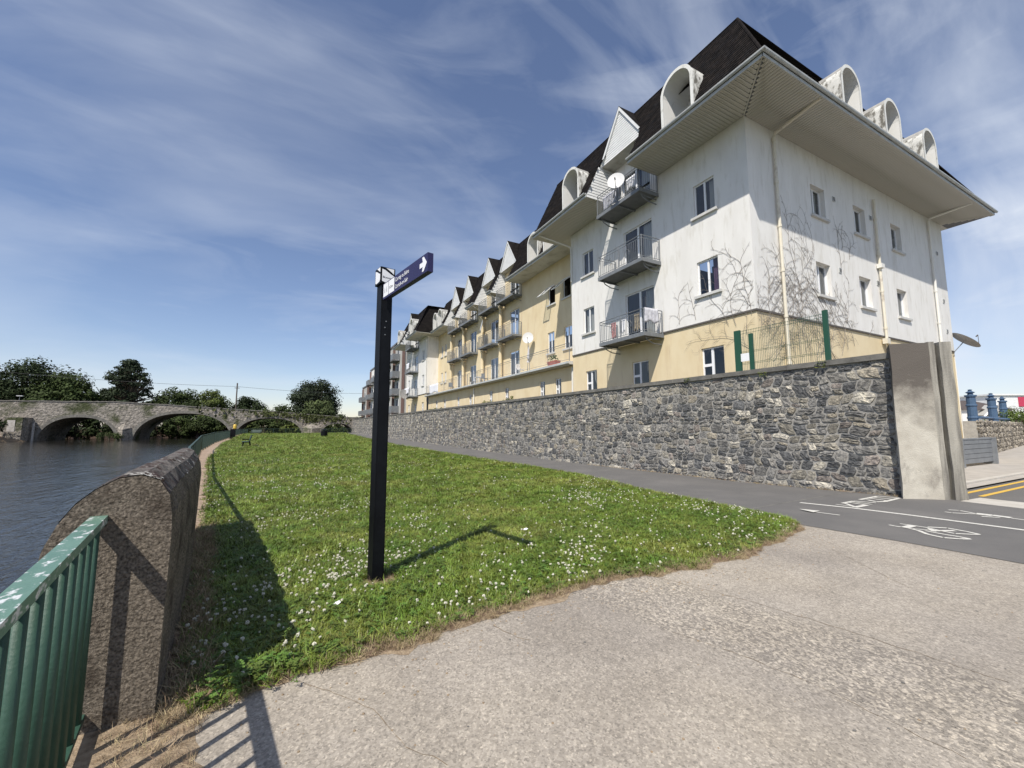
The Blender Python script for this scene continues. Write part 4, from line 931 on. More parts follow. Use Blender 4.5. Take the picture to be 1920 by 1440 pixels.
# ---- gabled dormers over the balconies
def gable(sl, a, b, zb=14.95, za=17.25, out_=.0):
    fr = sl.fr; c = (a+b)/2; hw = (b-a)/2; dF = sl.d0-INS*T(zb)+.10+out_; dB = dF-2.6
    g_ = MB(); nb = 17
    for i in range(nb):
        z0_, z1_ = zb+(za-.2-zb)*i/nb, zb+(za-.2-zb)*(i+1)/nb; h0, h1 = hw*(za-.12-z0_)/(za-zb), hw*(za-.12-z1_)/(za-zb)
        g_.quad(fr.p(c-h0, dF+.03, z0_), fr.p(c+h0, dF+.03, z0_), fr.p(c+h1, dF+.012, z1_), fr.p(c-h1, dF+.012, z1_)); g_.quad(fr.p(c-h1, dF+.012, z1_), fr.p(c+h1, dF+.012, z1_), fr.p(c+h1, dF+.03, z1_), fr.p(c-h1, dF+.03, z1_))
    gb = g_.build('gable', 'trim_white', ab)
    for s_ in (-1, 1):
        bb = MB(); p0_ = Vector(fr.p(c+s_*(hw+.10), dF-.02, zb-.06)); p1_ = Vector(fr.p(c, dF-.02, za+.04)); t = p1_-p0_; dn = Vector((0, 0, -.2)); nn = Vector(fr.n)*.11
        bb.add([p0_, p1_, p1_+dn, p0_+Vector(fr.u)*(-s_)*.14, p0_+nn, p1_+nn, p1_+dn+nn, p0_+Vector(fr.u)*(-s_)*.14+nn], [(0, 1, 2, 3), (4, 7, 6, 5), (0, 4, 5, 1), (1, 5, 6, 2), (2, 6, 7, 3), (3, 7, 4, 0)]); bb.build('barge_board', 'trim_white', gb)
        r_ = MB(); r_.quad(fr.p(c+s_*(hw+.12), dF+.10, zb-.05), fr.p(c, dF+.10, za+.06), fr.p(c, dB, za+.06), fr.p(c+s_*(hw+.12), dB, zb-.05), (.9, .85, .8)); r_.build('gable_roof', 'slate', gb)
        ch = MB(); u = c+s_*hw
        nl = 12
        for i in range(nl):
            z0_, z1_ = ZS-.0+(zb-ZS)*i/nl, ZS+(zb-ZS)*(i+1)/nl; x0_, x1_ = sl.d0-INS*T(max(z0_, ZS+.1))-.02, sl.d0-INS*T(max(z1_, ZS+.1))-.02
            ch.quad(fr.p(u-s_*.022, 0, z0_), fr.p(u-s_*.022, x0_, z0_), fr.p(u-s_*.006, x1_, z1_), fr.p(u-s_*.006, 0, z1_))
        ch.build('cheek', 'trim_white', gb)
    sf = MB(); sf.quad(fr.p(c-hw, dF+.03, zb), fr.p(c+hw, dF+.03, zb), fr.p(c+hw, -.05, zb), fr.p(c-hw, -.05, zb)); sf.build('gable_soffit', 'soffit', gb)
gable(slA, *G1, out_=-.33); gable(slA, *G2, out_=-.33)
for a, b in YB: gable(slB, a, b, out_=-.2)
# ---- balconies
def balcony(fr, a, b, z, pj):
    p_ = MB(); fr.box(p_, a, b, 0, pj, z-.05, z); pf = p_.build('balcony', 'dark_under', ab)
    q = MB(); fr.box(q, a-.03, b+.03, pj, pj+.045, z-.13, z+.04); fr.box(q, a-.03, a+.0, 0, pj, z-.13, z+.04); fr.box(q, b, b+.03, 0, pj, z-.13, z+.04); fr.box(q, (a+b)/2-.04, (a+b)/2+.04, 0, pj, z-.12, z-.051); q.build('balcony_frame', 'steel', pf)
    r_ = MB(); H = 1.08; s_ = .016
    for u, d in ((a, pj), (b, pj), (a, .05), (b, .05), ((a+b)/2, pj)): r_.tube([fr.p(u, d, z), fr.p(u, d, z+H)], .024, 6)
    for h in (.12, .95, H): r_.tube([fr.p(a, .03, z+h), fr.p(a, pj, z+h), fr.p(b, pj, z+h), fr.p(b, .03, z+h)], .02 if h > 1 else .014, 5)
    n = int((b-a)/.115)
    for i in range(1, n): u = a+(b-a)*i/n; r_.tube([fr.p(u, pj, z+.12), fr.p(u, pj, z+.95)], .010, 4, False)
    for u in (a, b):
        m_ = int(pj/.12)
        for i in range(1, m_): d = pj*i/m_; r_.tube([fr.p(u, d, z+.12), fr.p(u, d, z+.95)], .008, 4, False)
    for k in (.3, .7):
        u = a+(b-a)*k; r_.tube([fr.p(u+.13*math.cos(t), pj+.012, z+.55+.16*math.sin(t)) for t in np.linspace(0, 6.28, 13)], .010, 4, False)
    r_.build('balcony_railing', 'steel', pf)
    for u in (a+.12, b-.12):
        br = MB(); br.tube([fr.p(u, 0, z-.42), fr.p(u, pj*.45, z-.40), fr.p(u, pj*.75, z-.28), fr.p(u, pj*.85, z-.13)], .025, 6); br.tube([fr.p(u, 0, z-.2), fr.p(u, pj*.6, z-.2), fr.p(u, pj*.8, z-.13)], .02, 6); br.build('bracket', 'steel', pf)
    return pf
for g in (G1, G2):
    for z in (5.62, 8.95, 12.2): balcony(fA, g[0]+.05, g[1], z, 1.15)
for a, b in YB:
    for z in (8.9, 12.2): balcony(fB, a, b, z, .85)
cl_ = [b+.28 for a, b in YB]
for u in cl_:
    for z0_, z1_ in ((5.42, 8.75), (8.95, 12.1)):
        x_, y_, _ = fB.p(u, .32, 0); h = z1_-z0_; MB().lathe((x_, y_, z0_), [(.2, 0), (.2, .12), (.15, .16), (.15, .2), (.145, h*.5), (.135, h-.34), (.18, h-.30), (.15, h-.26), (.15, h-.2), (.22, h-.14), (.22, h)], 14).build('column', 'yellow_render', ab, False)
# terrace railing
tr = MB(); xr_ = 14.04
for h in (.12, .98, 1.1): tr.tube([(xr_, Y1+.1, 5.42+h), (xr_, Y2-.3, 5.42+h)], .02 if h > 1 else .013, 5)
y = Y1+.1
while y < Y2-.3: tr.tube([(xr_, y, 5.4), (xr_, y, 6.52)], .022, 5); y += 2.35
y = Y1+.1
while y < Y2-.3: tr.tube([(xr_, y, 5.54), (xr_, y, 6.4)], .006, 3, False); y += .13
for k, yy_ in enumerate((26.2, 29.4, 34.0, 38.2)): tr.tube([(xr_-.012, yy_+.14*math.cos(t), 5.97+.2*math.sin(t)) for t in np.linspace(0, 6.28, 13)], .012, 4, False)
tr.build('terrace_railing', 'steel', ab)
# ---- drainpipes
def pipe(fr, u, z0, z1, m='pipe', r=.058, swan=None, d=.09):
    q = MB(); pts_ = [fr.p(u, d, z0), fr.p(u, d, z1)]
    if swan: pts_ += [fr.p(u, d+.06, z1+.12), fr.p(u+swan[0], swan[1], ZS+.02), fr.p(u+swan[0], swan[1], ZS+.12)]
    q.tube(pts_, r, 8); o = q.build('drainpipe', m, ab)
    z = z0+.6
    while z < z1: MB().tube([fr.p(u, d, z-.05), fr.p(u, d, z+.05)], r+.018, 8).build('pipe_collar', m, o); z += 1.75
pipe(fS, 15.85, -.2, 12.75, swan=(-.05, 1.75)); pipe(fS, 23.85, 5.5, 12.35); pipe(fS, 30.2, 3, 12.8, 'pipe_white', swan=(.3, 1.7)); pipe(fS, 23.95, 2, 5.45)
pipe(fA, Y1-.12, 10.2, 12.2, 'pipe_white', .045, swan=(1.0, 1.7)); pipe(fT, Y1+.25, 2.8, 5.1, 'pipe_white', .06, d=-.16); pipe(fT, 35.2, 2.8, 5.1, 'pipe_white', .06, d=-.16); pipe(fA, Y2+.15, 5.8, 12.6, 'pipe_white', .05)
for a, b in ((YB[0][1], 12.9), (YB[2][1], 12.9), (YB[1][1], 12.9)): pipe(fB, a+.5, 5.5, 12.4, 'pipe_white', .045, swan=(.0, 1.3))
hp = MB(); fS.box(hp, 23.7, 24.0, .02, .22, 8.95, 9.15); hp.build('rainwater_hopper', 'pipe_white', ab); hp = MB(); fS.box(hp, 23.6, 23.9, .02, .2, 5.35, 5.6); hp.build('rainwater_hopper', 'pipe', ab)
# ================================================================== creeper on the walls
def creeper(name, label, fr, u0, u1, zb, starts, seed, hmax):
    r = random.Random(seed); mb = MB(); st = .07
    def shoot(u, z, a, curl, ln, rad, depth):
        pts_ = [fr.p(u, .012, z)]; n = max(3, int(ln/st)); nxt = r.randint(2, 5); side = r.choice((-1, 1))
        for i in range(n):
            a += curl*st+r.gauss(0, .10); a = max(-2.4, min(2.4, a)); u += math.sin(a)*st; z += math.cos(a)*st
            if not (u0 < u < u1) or z > hmax(u)+r.uniform(-.9, .2) or z < 2.6: break
            pts_.append(fr.p(u, .012+r.uniform(0, .010), z)); nxt -= 1
            if nxt <= 0 and depth < 3:
                side = -side; nxt = r.randint(3, 7); shoot(u, z, a+side*r.uniform(.4, .8), side*r.uniform(.5, 2.0), ln*(1-i/n*.6)*r.uniform(.22, .45), rad*.72, depth+1)
        if len(pts_) > 1: mb.tube(pts_, [rad*(1-.55*i/len(pts_)) for i in range(len(pts_))], 3, False)
    for u, z, a, ln in starts: shoot(u, z, a, r.uniform(-.25, .25), ln, .0085, 0)
    return tag(mb.build(name, 'creeper'), label, 'creeper', 'bare creepers on the building')
creeper('bare_creeper', 'bare brown creeper fanning over the long facade left of the building corner', fA, 8.56, 13.0, 3, [(8.9, 4.9, .1, 4.2), (9.3, 5.3, .25, 3.8), (8.7, 5.6, .02, 4.0), (9.6, 5.4, .4, 2.6), (11.0, 5.9, .3, 2.0), (11.8, 5.9, .2, 1.9), (8.8, 4.4, 1.2, 3)], 3, lambda u: 10.2-(u-8.5)*.65)
creeper('bare_creeper', 'dense bare brown creeper on the end wall around the first drainpipe', fS, 14.25, 20.6, 3, [(14.4, 5.0, .15, 4.5), (14.9, 5.0, .3, 4), (15.4, 4.2, .1, 4), (16.4, 4.2, .1, 6.5), (16.8, 4.3, .05, 7.5), (17.2, 4.4, -.05, 7.5), (17.5, 4.2, .1, 7), (17.9, 4.2, .2, 5), (16.5, 6.0, .0, 6), (17.1, 6.5, .1, 5.5), (18.2, 4.4, .7, 4), (16.2, 4.0, -.7, 3), (15.0, 4.0, .8, 3), (18.8, 4.1, .4, 3)], 5, lambda u: 8.6+(u-14.2)*.4 if u < 16.2 else (11.9 if u < 18.35 else 7.9))
creeper('bare_creeper', 'bare brown creeper on the end wall between the first and second window columns', fS, 19.6, 25.6, 3, [(19.9, 4.6, .3, 3.5), (20.4, 4.8, .2, 3.6), (21.0, 5.0, -.2, 3.0), (20.4, 8.2, .0, 3.2), (20.6, 9.2, .3, 2.4), (21.2, 8.9, .1, 1.8), (22.4, 5.6, .6, 1.6), (23.9, 6.2, .8, 1.4)], 9, lambda u: 11.2 if u < 22 else 6.9)

# ================================================================== green mesh fence behind the wall
ft = thing('mesh_fence', 'green welded mesh fence panel with posts standing above the stone wall', 'fence', (12.95, 6.4, 3.2)); XF = 12.95
pP = [onx(1386, 690, XF), onx(1411, 688, XF), onx(1553, 668, XF)]; tops = [onx(1384, 620, XF)[2], onx(1409, 625, XF)[2], onx(1549, 581, XF)[2]]
for p, t_, w_ in zip(pP, tops, (.10, .06, .06)):
    MB().box(XF-.04, XF+.04, p[1]-w_, p[1]+w_, 3.0, t_).build('post', 'fence_green', ft)
wm = MB(); ya, yb = pP[2][1], pP[0][1]; zt_ = tops[0]-.02; y = ya
while y < yb: wm.tube([(XF, y, 3.1), (XF, y, zt_)], .0045, 3, False); y += .055
for z in (3.3, 3.34, 3.62, 3.66, 4.0, 4.04, zt_-.12, zt_-.03): wm.tube([(XF-.008, ya, z), (XF-.008, yb, z)], .006, 3, False)
wm.build('mesh_panel', 'fence_green', ft)
MB().box(XF-.03, XF-.02, pP[1][1]+.06, pP[0][1]-.1, 3.72, 3.98).build('notice', 'sign_white', ft)

# ================================================================== satellite dishes
def dish(label, c, n, r, m='dish', mount=None):
    root = thing('satellite_dish', label, 'satellite dish', tuple(c), 'satellite dishes on the building'); c = Vector(c); n = Vector(n).normalized(); a = n.cross(Vector((0, 0, 1))).normalized(); b = n.cross(a)
    mb = MB(); k = 22; v = []; f = []
    for i, (q, h) in enumerate([(0, 0), (.35, .02), (.7, .075), (1, .15)]):
        for j in range(k): t = 2*math.pi*j/k; p = c+a*math.cos(t)*q*r+b*math.sin(t)*q*r*1.1+n*h*r; v.append(tuple(p))
    for i in range(3):
        for j in range(k): f.append((i*k+j, i*k+(j+1) % k, (i+1)*k+(j+1) % k, (i+1)*k+j))
    mb.add(v, f); mb.build('reflector', m, root, True)
    low = c+(b if b.z < 0 else -b)*r*1.05+n*.15*r; lnb = c+n*r*.95+(b if b.z < 0 else -b)*r*.35
    MB().tube([low, lnb], .012, 6).build('feed_arm', 'band', root); MB().tube([lnb-n*.0, lnb-n*.12], .03, 8).build('feed_horn', 'band', root)
    MB().tube([c-n*.02, c-n*.12, Vector(mount) if mount else c-n*.35], .022, 6).build('mount', 'steel', root); return root
dish('large white satellite dish fixed to the top balcony under the first gable', onx(1155, 340, 12.75), (-.75, -.62, .22), .40, mount=(13.05, 14.4, 12.6))
dish('pale satellite dish on a bracket on the yellow wall above the terrace railing', onx(990, 634, 15.1), (-.6, -.75, .25), .42, mount=(15.6, onx(990, 640, 15.6)[1], 7.6))
dish('white satellite dish seen edge-on between the yellow balconies', onx(904, 611, 14.9), (-.9, .25, .2), .52, mount=(15.6, 35.7, 10.4))
dish('grey satellite dish at the far end balcony of the building', onx(757, 739, 12.6), (.2, -.95, .2), .6, 'dish_grey', mount=(12.9, onx(757, 745, 12.9)[1]-.4, 6.2))
dp = ony(1808, 640, 8.2); dish('grey satellite dish beyond the concrete pillar at the building end', dp, (.35, -.55, .75), .62, 'dish_grey', mount=(31.9, 8.45, dp[2]-.6))

# ================================================================== washing and things on balconies and terrace
def cloth(label, p, q, drop, m, seed, group='washing on the balconies'):
    r = random.Random(seed); p, q = Vector(p), Vector(q); t = (q-p); n_ = Vector((-t.y, t.x, 0)).normalized(); mb = MB(); nu, nv = 12, 6; v = []
    for j in range(nv+1):
        for i in range(nu+1):
            x = p+t*(i/nu); w_ = .035*math.sin(i*1.9+seed)*j/nv+.01*r.uniform(-1, 1); z = -drop*j/nv*(1+.08*math.sin(i*.8+seed)); v.append((x.x+n_.x*w_, x.y+n_.y*w_, x.z+z))
    f = [(j*(nu+1)+i, j*(nu+1)+i+1, (j+1)*(nu+1)+i+1, (j+1)*(nu+1)+i) for j in range(nv) for i in range(nu)]
    o = mb.add(v, f).build('hanging_cloth', m, None, True); so = o.modifiers.new('thick', 'SOLIDIFY'); so.thickness = .008; return tag(o, label, 'laundry', group)
xb = XW-1.15-.05
cloth('grey towel over the end rail of the lowest near balcony', (xb+.05, G1[0]+.0, 6.72), (xb+.85, G1[0]+.0, 6.72), .62, 'cloth_grey', 1)
cloth('red patterned garment on the front rail of the lowest near balcony', (xb+.12, 14.55, 6.5), (xb+.12, 14.85, 6.5), .75, 'cloth_red', 2)
cloth('white garment on the front rail of the lowest near balcony, beside the red one', (xb+.12, 13.95, 6.5), (xb+.12, 14.3, 6.5), .6, 'sheet_white', 3)
cloth('brown patterned garment near the front corner of the lowest near balcony', (xb+.12, 13.05, 6.6), (xb+.12, 13.35, 6.6), .8, 'cloth_dark', 4)
cloth('white washing hanging inside the top balcony under the first gable', (xb+.2, 12.95, 13.15), (xb+.2, 13.7, 13.15), .55, 'sheet_white', 5)
cloth('grey washing inside the top balcony behind the large dish', (xb+.15, 14.0, 13.1), (xb+.15, 15.3, 13.1), .7, 'cloth_grey', 6)
cloth('white sheets over the terrace railing at its far end', (13.98, 45.0, 6.5), (13.98, 48.6, 6.5), 1.0, 'sheet_white', 7)
cloth('white cloth over the middle rail of the far end balcony', (xb-.05, G2[0]+.3, 10.1), (xb-.05, G2[0]+1.9, 10.1), .8, 'sheet_white', 8)
cloth('white cloth over the low rail of the far end balcony', (xb-.05, G2[0]+.2, 6.75), (xb-.05, G2[0]+2.7, 6.75), .8, 'sheet_white', 9)
p = onx(1037, 682, 14.35); pt = thing('plant_trough', 'red terracotta plant trough standing on the terrace by the railing', 'planter', (14.4, p[1], 5.42))
mb = MB(); v = [(14.4+sx*a, p[1]+sy*b, 5.42+z) for z, a, b in ((0, .15, .42), (.32, .22, .5)) for sx, sy in ((-1, -1), (1, -1), (1, 1), (-1, 1))]
mb.add(v, [(0, 1, 5, 4), (1, 2, 6, 5), (2, 3, 7, 6), (3, 0, 4, 7), (4, 5, 6, 7), (3, 2, 1, 0)]); mb.build('trough', 'terracotta', pt)
mb = MB(); r = random.Random(3)
for _ in range(60):
    q = Vector((14.4+r.uniform(-.18, .18), p[1]+r.uniform(-.4, .4), 5.72+r.uniform(0, .35))); s_ = .05; mb.poly([q, q+Vector((s_, .02, .05)), q+Vector((.02, s_, .09)), q+Vector((-s_, .03, .05))], (.06, .09, .03))
mb.build('plant', 'leaf', pt)
pu = thing('closed_parasol', 'grey closed parasol leaning on the terrace beyond the trough', 'parasol', (14.6, 25.6, 5.42))
MB().tube([(14.6, 25.6, 5.42), (14.6, 25.35, 7.4)], .02, 6).build('pole', 'steel', pu); MB().tube([(14.6, 25.5, 6.2), (14.6, 25.45, 6.5), (14.6, 25.38, 7.2), (14.6, 25.34, 7.45)], [.10, .09, .05, .01], 8).build('canopy', 'cloth_grey', pu)
def chair(x, y, rot, label, m='sheet_white'):
    c = thing('terrace_chair', label, 'chair', (x, y, 5.42), 'chairs on the terrace'); ca, sa = math.cos(rot), math.sin(rot); T_ = lambda a, b, z: (x+ca*a-sa*b, y+sa*a+ca*b, 5.42+z)
    X_, Y_ = Vector((ca, sa, 0)), Vector((-sa, ca, 0))
    MB().obox(T_(-.22, -.22, .42), X_, .44, Y_, .44, (0, 0, 1), .035).build('seat', m, c); MB().obox(T_(-.22, .19, .46), X_, .44, Y_, .03, (0, .0, 1), .42).build('backrest', m, c)
    for a in (-.2, .17):
        for b in (-.2, .17): MB().obox(T_(a, b, 0), X_, .03, Y_, .03, (0, 0, 1), .42).build('leg', m, c)
chair(14.7, 26.9, .3, 'white chair on the terrace just beyond the closed parasol'); chair(14.7, 33.5, 1.9, 'dark chair on the terrace below the second yellow balcony', 'steel'); chair(14.7, 36.4, .8, 'dark chair on the terrace midway along the railing', 'steel'); chair(14.6, 42.3, 2.4, 'dark chair on the terrace near the far white sheets', 'steel')
tb = thing('terrace_table', 'white table on the terrace beside the second column', 'table', (14.8, 35.0, 5.42)); MB().box(14.45, 15.15, 34.5, 35.5, 6.1, 6.14).build('table_top', 'sheet_white', tb)
for a in (14.5, 15.05):
    for b in (34.55, 35.4): MB().box(a, a+.05, b, b+.05, 5.42, 6.1).build('leg', 'sheet_white', tb)

# ================================================================== TREES
def tree(name, label, x, y, z0, H, W, col, seed, nleaf=3400, base=.25, leaf=.55, lobes=26, conif=0, group='trees beyond the bridge', D=None, gap=.0):
    r = random.Random(seed); D = D or W; root = thing(name, label, 'tree', (x, y, z0), group); tr_ = MB(); th = H*(base+.35); base *= .35; nleaf = int(nleaf*2.3); lobes = int(lobes*1.6); leaf *= 1.25 if leaf > .3 else 1
    tr_.tube([(x, y, z0-.5), (x+r.uniform(-.2, .2), y, z0+th*.5), (x+r.uniform(-.4, .4), y, z0+th), (x, y, z0+H*.85)], [W*.045, W*.035, W*.025, W*.006], 8); cr = MB(); cs = []
    for i in range(lobes):
        if conif:
            h = r.uniform(.12, .97); rad = (1-h)**.75*.5*r.uniform(.5, 1.1); a = r.uniform(0, 6.28); c = Vector((x+math.cos(a)*rad*W, y+math.sin(a)*rad*D, z0+H*(base*.4+h*(1-base*.4)))); s_ = W*r.uniform(.045, .095); sz = .5
        else:
            a = r.uniform(0, 6.28); e = math.asin(r.uniform(-.75, 1)); q = r.uniform(.45, .98)**.6; cz = z0+H*(base+(1-base)*.5); c = Vector((x+math.cos(a)*math.cos(e)*W*.40*q, y+math.sin(a)*math.cos(e)*D*.40*q, cz+math.sin(e)*H*(1-base)*.40*q)); s_ = W*r.uniform(.11, .19); sz = .85
        cs.append((c, s_, sz)); tr_.tube([(x, y, z0+min(th, c.z-z0)*.8), tuple(c)], [W*.012, W*.004], 4, False)
    per = nleaf//lobes
    for c, s_, sz in cs:
        f0 = r.uniform(.75, 1.3)
        for _ in range(per):
            a = r.uniform(0, 6.28); e = math.asin(r.uniform(-1, 1)); q = r.random()**.4; n_ = Vector((math.cos(a)*math.cos(e), math.sin(a)*math.cos(e), math.sin(e))); p = c+Vector((n_.x*s_*q, n_.y*s_*q, n_.z*s_*sz*q))
            n_ = (n_+Vector((r.uniform(-.6, .6), r.uniform(-.6, .6), r.uniform(-.2, .8)))).normalized(); u = n_.orthogonal().normalized(); v = n_.cross(u); k = leaf*r.uniform(.5, 1.1); t = r.uniform(0, 6.28); u, v = u*math.cos(t)+v*math.sin(t), v*math.cos(t)-u*math.sin(t); f = f0*r.uniform(.75, 1.3)
            cr.poly([p-u*k*.5, p+v*k*.28, p+u*k*.5, p-v*k*.28], tuple(cc*f for cc in col))
    tr_.build('trunk', 'bark', root); cr.build('crown', 'leaf', root); return root
DK, MG, LG, CN = (.020, .031, .010), (.036, .052, .015), (.078, .098, .026), (.024, .034, .017)
tree('broadleaf_tree', 'dark tall broadleaf tree at the far left edge behind the bridge', -72, 150, .8, 18.0, 21, DK, 1, 5200, .05, .6, 44)
tree('broadleaf_tree', 'dark broadleaf tree with the highest crown left of the lighter ones', -60.5, 151, .8, 18.6, 21, DK, 2, 5200, .05, .6, 44)
tree('broadleaf_tree', 'mid green rounded tree standing left of the tall conifer', -53, 146, .8, 15.4, 16, MG, 3, 4600, .0, .6, 40)
tree('broadleaf_tree', 'low dark tree filling between the rounded tree and the conifer', -46.5, 153, .8, 13.0, 12, DK, 4, 3200, .0, .6, 30)
tree('conifer_tree', 'tall open pine with gaps in its crown behind the second arch', -42.3, 150, .8, 19.6, 20, CN, 5, 5200, .1, .55, 120, 1)
tree('broadleaf_tree', 'dark round tree right of the pine above the bridge', -31, 150, .8, 12.2, 15, MG, 6, 4000, .0, .6, 34)
tree('broadleaf_tree', 'bright green small tree right of the dark round tree', -22.9, 149, .8, 12.0, 10.5, LG, 7, 3200, .0, .5, 30)
tree('broadleaf_tree', 'small dark round tree just right of the utility pole', -14.8, 158, .8, 11.0, 12, DK, 8, 3000, .0, .6, 30)
tree('broadleaf_tree', 'large dark round tree above the third arch', 4.9, 150, .8, 17.0, 17.5, CN, 9, 6500, .0, .6, 46)
tree('broadleaf_tree', 'light green willow-like tree in front of the large dark round tree', 5.6, 139, .6, 9.6, 11, (.07, .09, .034), 10, 3000, .05)
tree('broadleaf_tree', 'low bushy tree left of the large dark round tree', -4.5, 143, .6, 8, 9, MG, 11, 1800, .05)
for k, (x, y, h, w_, lb) in enumerate([(-20.5, 131, 5.6, 9, 'bright bush on the bank seen through the second arch'), (-13, 131, 5, 8, 'low bush on the bank seen at the right of the second arch'), (-5, 131, 5.6, 8, 'bush seen through the third arch on its left'), (2, 131, 5, 7, 'bush seen through the third arch on its right'), (15.5, 127, 5.4, 7, 'bush at the bridge end beside the grey apartments'), (-9, 141, 7, 9, 'bush on top of the bank above the third arch'), (-26.5, 132, 6, 7, 'dark bush on the bank at the left of the second arch')]):
    tree('bank_bush', lb, x, y, -.9 if y < 135 else .6, h, w_, (MG, LG, MG, LG, MG, MG, DK)[k], 30+k, 1300, .0, .45, 16, group='bushes beyond the bridge')
rb = random.Random(12); xb_ = -54; nb_ = -1; ORD = 'first second third fourth fifth sixth seventh eighth ninth tenth eleventh twelfth thirteenth fourteenth fifteenth'.split()
while xb_ < 12:
    nb_ += 1; dk = xb_ < -27; tree('bank_bush', ORD[nb_]+' bush from the left in the bank row under the bridge arches', xb_, rb.uniform(129, 132), -2.6, rb.uniform(8, 10) if dk else rb.uniform(6.4, 8), 8.5, DK if dk else rb.choice((MG, LG, MG)), 100+int(xb_), 1300, .0, .5, 22, group='row of bank bushes under the arches'); xb_ += 4.6
tree('bank_bush', 'dark bush on the left bank before the first arch', -49.5, 104, -1.4, 6.0, 9, DK, 50, 2200, .0, .4, 22, group='bushes before the bridge')
tag(MB().lathe((-53, 108, -1.6), [(9.5, 0), (8, .7), (5, 1.4)], 24).build('left_bank', 'soil'), kind='structure')
tree('bank_bush', 'small tuft of plants at the foot of the pier between first and second arch', -33.2, 110.2, -1.25, 1.6, 4.0, MG, 51, 700, .0, .25, 10, group='bushes before the bridge')

# ================================================================== BRIDGE
br = thing('stone_bridge', 'old stone road bridge with four arches crossing the river', 'bridge', (-18, 112, -1.2))
BY0, BY1 = 112, 123
ARCH = [(-44.2, -32.8, -1.6, 3.35), (-30.2, -13.2, -1.6, 4.35), (-12.4, .95, -.6, 3.45), (5.3, 12.6, -.3, 2.25)]
ptx, ptz = [-80, -55, -49.5, -33, -23.5, -12.9, -2.2, 5, 10.9, 26], [6.0, 6.2, 6.28, 6.5, 6.0, 5.35, 4.8, 4.2, 3.75, 3.4]
def low(x):
    for a, b, zs, zt in ARCH:
        if a < x < b: c = (a+b)/2; k = (x-c)/((b-a)/2); return zs+(zt-zs)*max(0, 1-abs(k)**2.4)**.5
    return -3
xs = set(np.arange(-80, 26.1, 1.0))
for a, b, *_ in ARCH:
    c = (a+b)/2; xs |= {a-.001, a+.001, b-.001, b+.001} | {c+(b-a)/2*math.sin(t) for t in np.linspace(-1.55, 1.55, 40)}
xs = sorted(xs); bw_ = MB(); rj = random.Random(6); tz = {x: interp(x, ptx, ptz)+rj.uniform(-.06, .06) for x in xs}
for a, b in zip(xs, xs[1:]):
    la, lb = low(a), low(b)
    for y_, fl_ in ((BY0, 0), (BY1, 1)): bw_.quad((a, y_, la), (b, y_, lb), (b, y_, tz[b]), (a, y_, tz[a]))
    bw_.quad((a, BY0, la), (a, BY1, la), (b, BY1, lb), (b, BY0, lb)); bw_.quad((a, BY0, tz[a]), (b, BY0, tz[b]), (b, BY1, tz[b]), (a, BY1, tz[a]))
bw_.build('masonry', 'bridge', br)
for a, b, zs, zt in ARCH:
    rg = MB(); c = (a+b)/2; n_ = 34
    pr_ = [(c+(b-a)/2*math.sin(t), zs+(zt-zs)*max(0, 1-abs(math.sin(t))**2.4)**.5) for t in np.linspace(-1.56, 1.56, n_)]
    for (x0_, z0_), (x1_, z1_) in zip(pr_, pr_[1:]):
        t = Vector((x1_-x0_, 0, z1_-z0_)).normalized(); nn = Vector((-t.z, 0, t.x))*.55
        if max(z0_, z1_) < zs+.1: continue
        rg.add([(x0_, BY0-.06, z0_), (x1_, BY0-.06, z1_), (x1_+nn.x, BY0-.06, z1_+nn.z), (x0_+nn.x, BY0-.06, z0_+nn.z), (x0_, BY0+.02, z0_), (x1_, BY0+.02, z1_), (x1_+nn.x, BY0+.02, z1_+nn.z), (x0_+nn.x, BY0+.02, z0_+nn.z)], [(0, 1, 2, 3), (0, 4, 5, 1), (3, 2, 6, 7)])
    rg.build('arch_ring', 'bridge_ring', br)
cp = MB()
for a, b in zip(xs, xs[1:]): cp.add([(a, BY0-.10, tz[a]-.02), (b, BY0-.10, tz[b]-.02), (b, BY0-.10, tz[b]+.16), (a, BY0-.10, tz[a]+.16), (a, BY0+.5, tz[a]+.16), (b, BY0+.5, tz[b]+.16)], [(0, 1, 2, 3), (3, 2, 5, 4)])
cp.build('parapet_coping', 'bridge_ring', br)
for x0_, x1_ in ((-32.7, -30.3), (-13.1, -12.5), (1.0, 5.2)):
    c = (x0_+x1_)/2; q = MB(); q.add([(x0_+.1, BY0-.01, -3), (x1_-.1, BY0-.01, -3), (c, BY0-1.3, -3), (x0_+.1, BY0-.01, 1.3), (x1_-.1, BY0-.01, 1.3), (c, BY0-1.3, .9), (c, BY0-.01, 2.4)], [(0, 2, 5, 3), (2, 1, 4, 5), (3, 5, 6), (5, 4, 6)]); q.build('cutwater', 'bridge', br)
q = MB(); q.box(-47.3, -45.0, BY0-3.2, BY0-.02, -3, 3.2); q.build('abutment', 'bridge', br); q = MB(); q.box(-46.9, -45.9, BY0-3.24, BY0-3.2, .6, 2.7); q.build('abutment_panel', 'bridge_pale', br)
MB().box(-44.6, -44.35, BY0-.8, BY0-.55, -2, 2.0).tube([(-44.5, BY0-.7, 2.0), (-44.5, BY0-.1, 2.4)], .05).build('depth_gauge', 'bridge_pale', br)
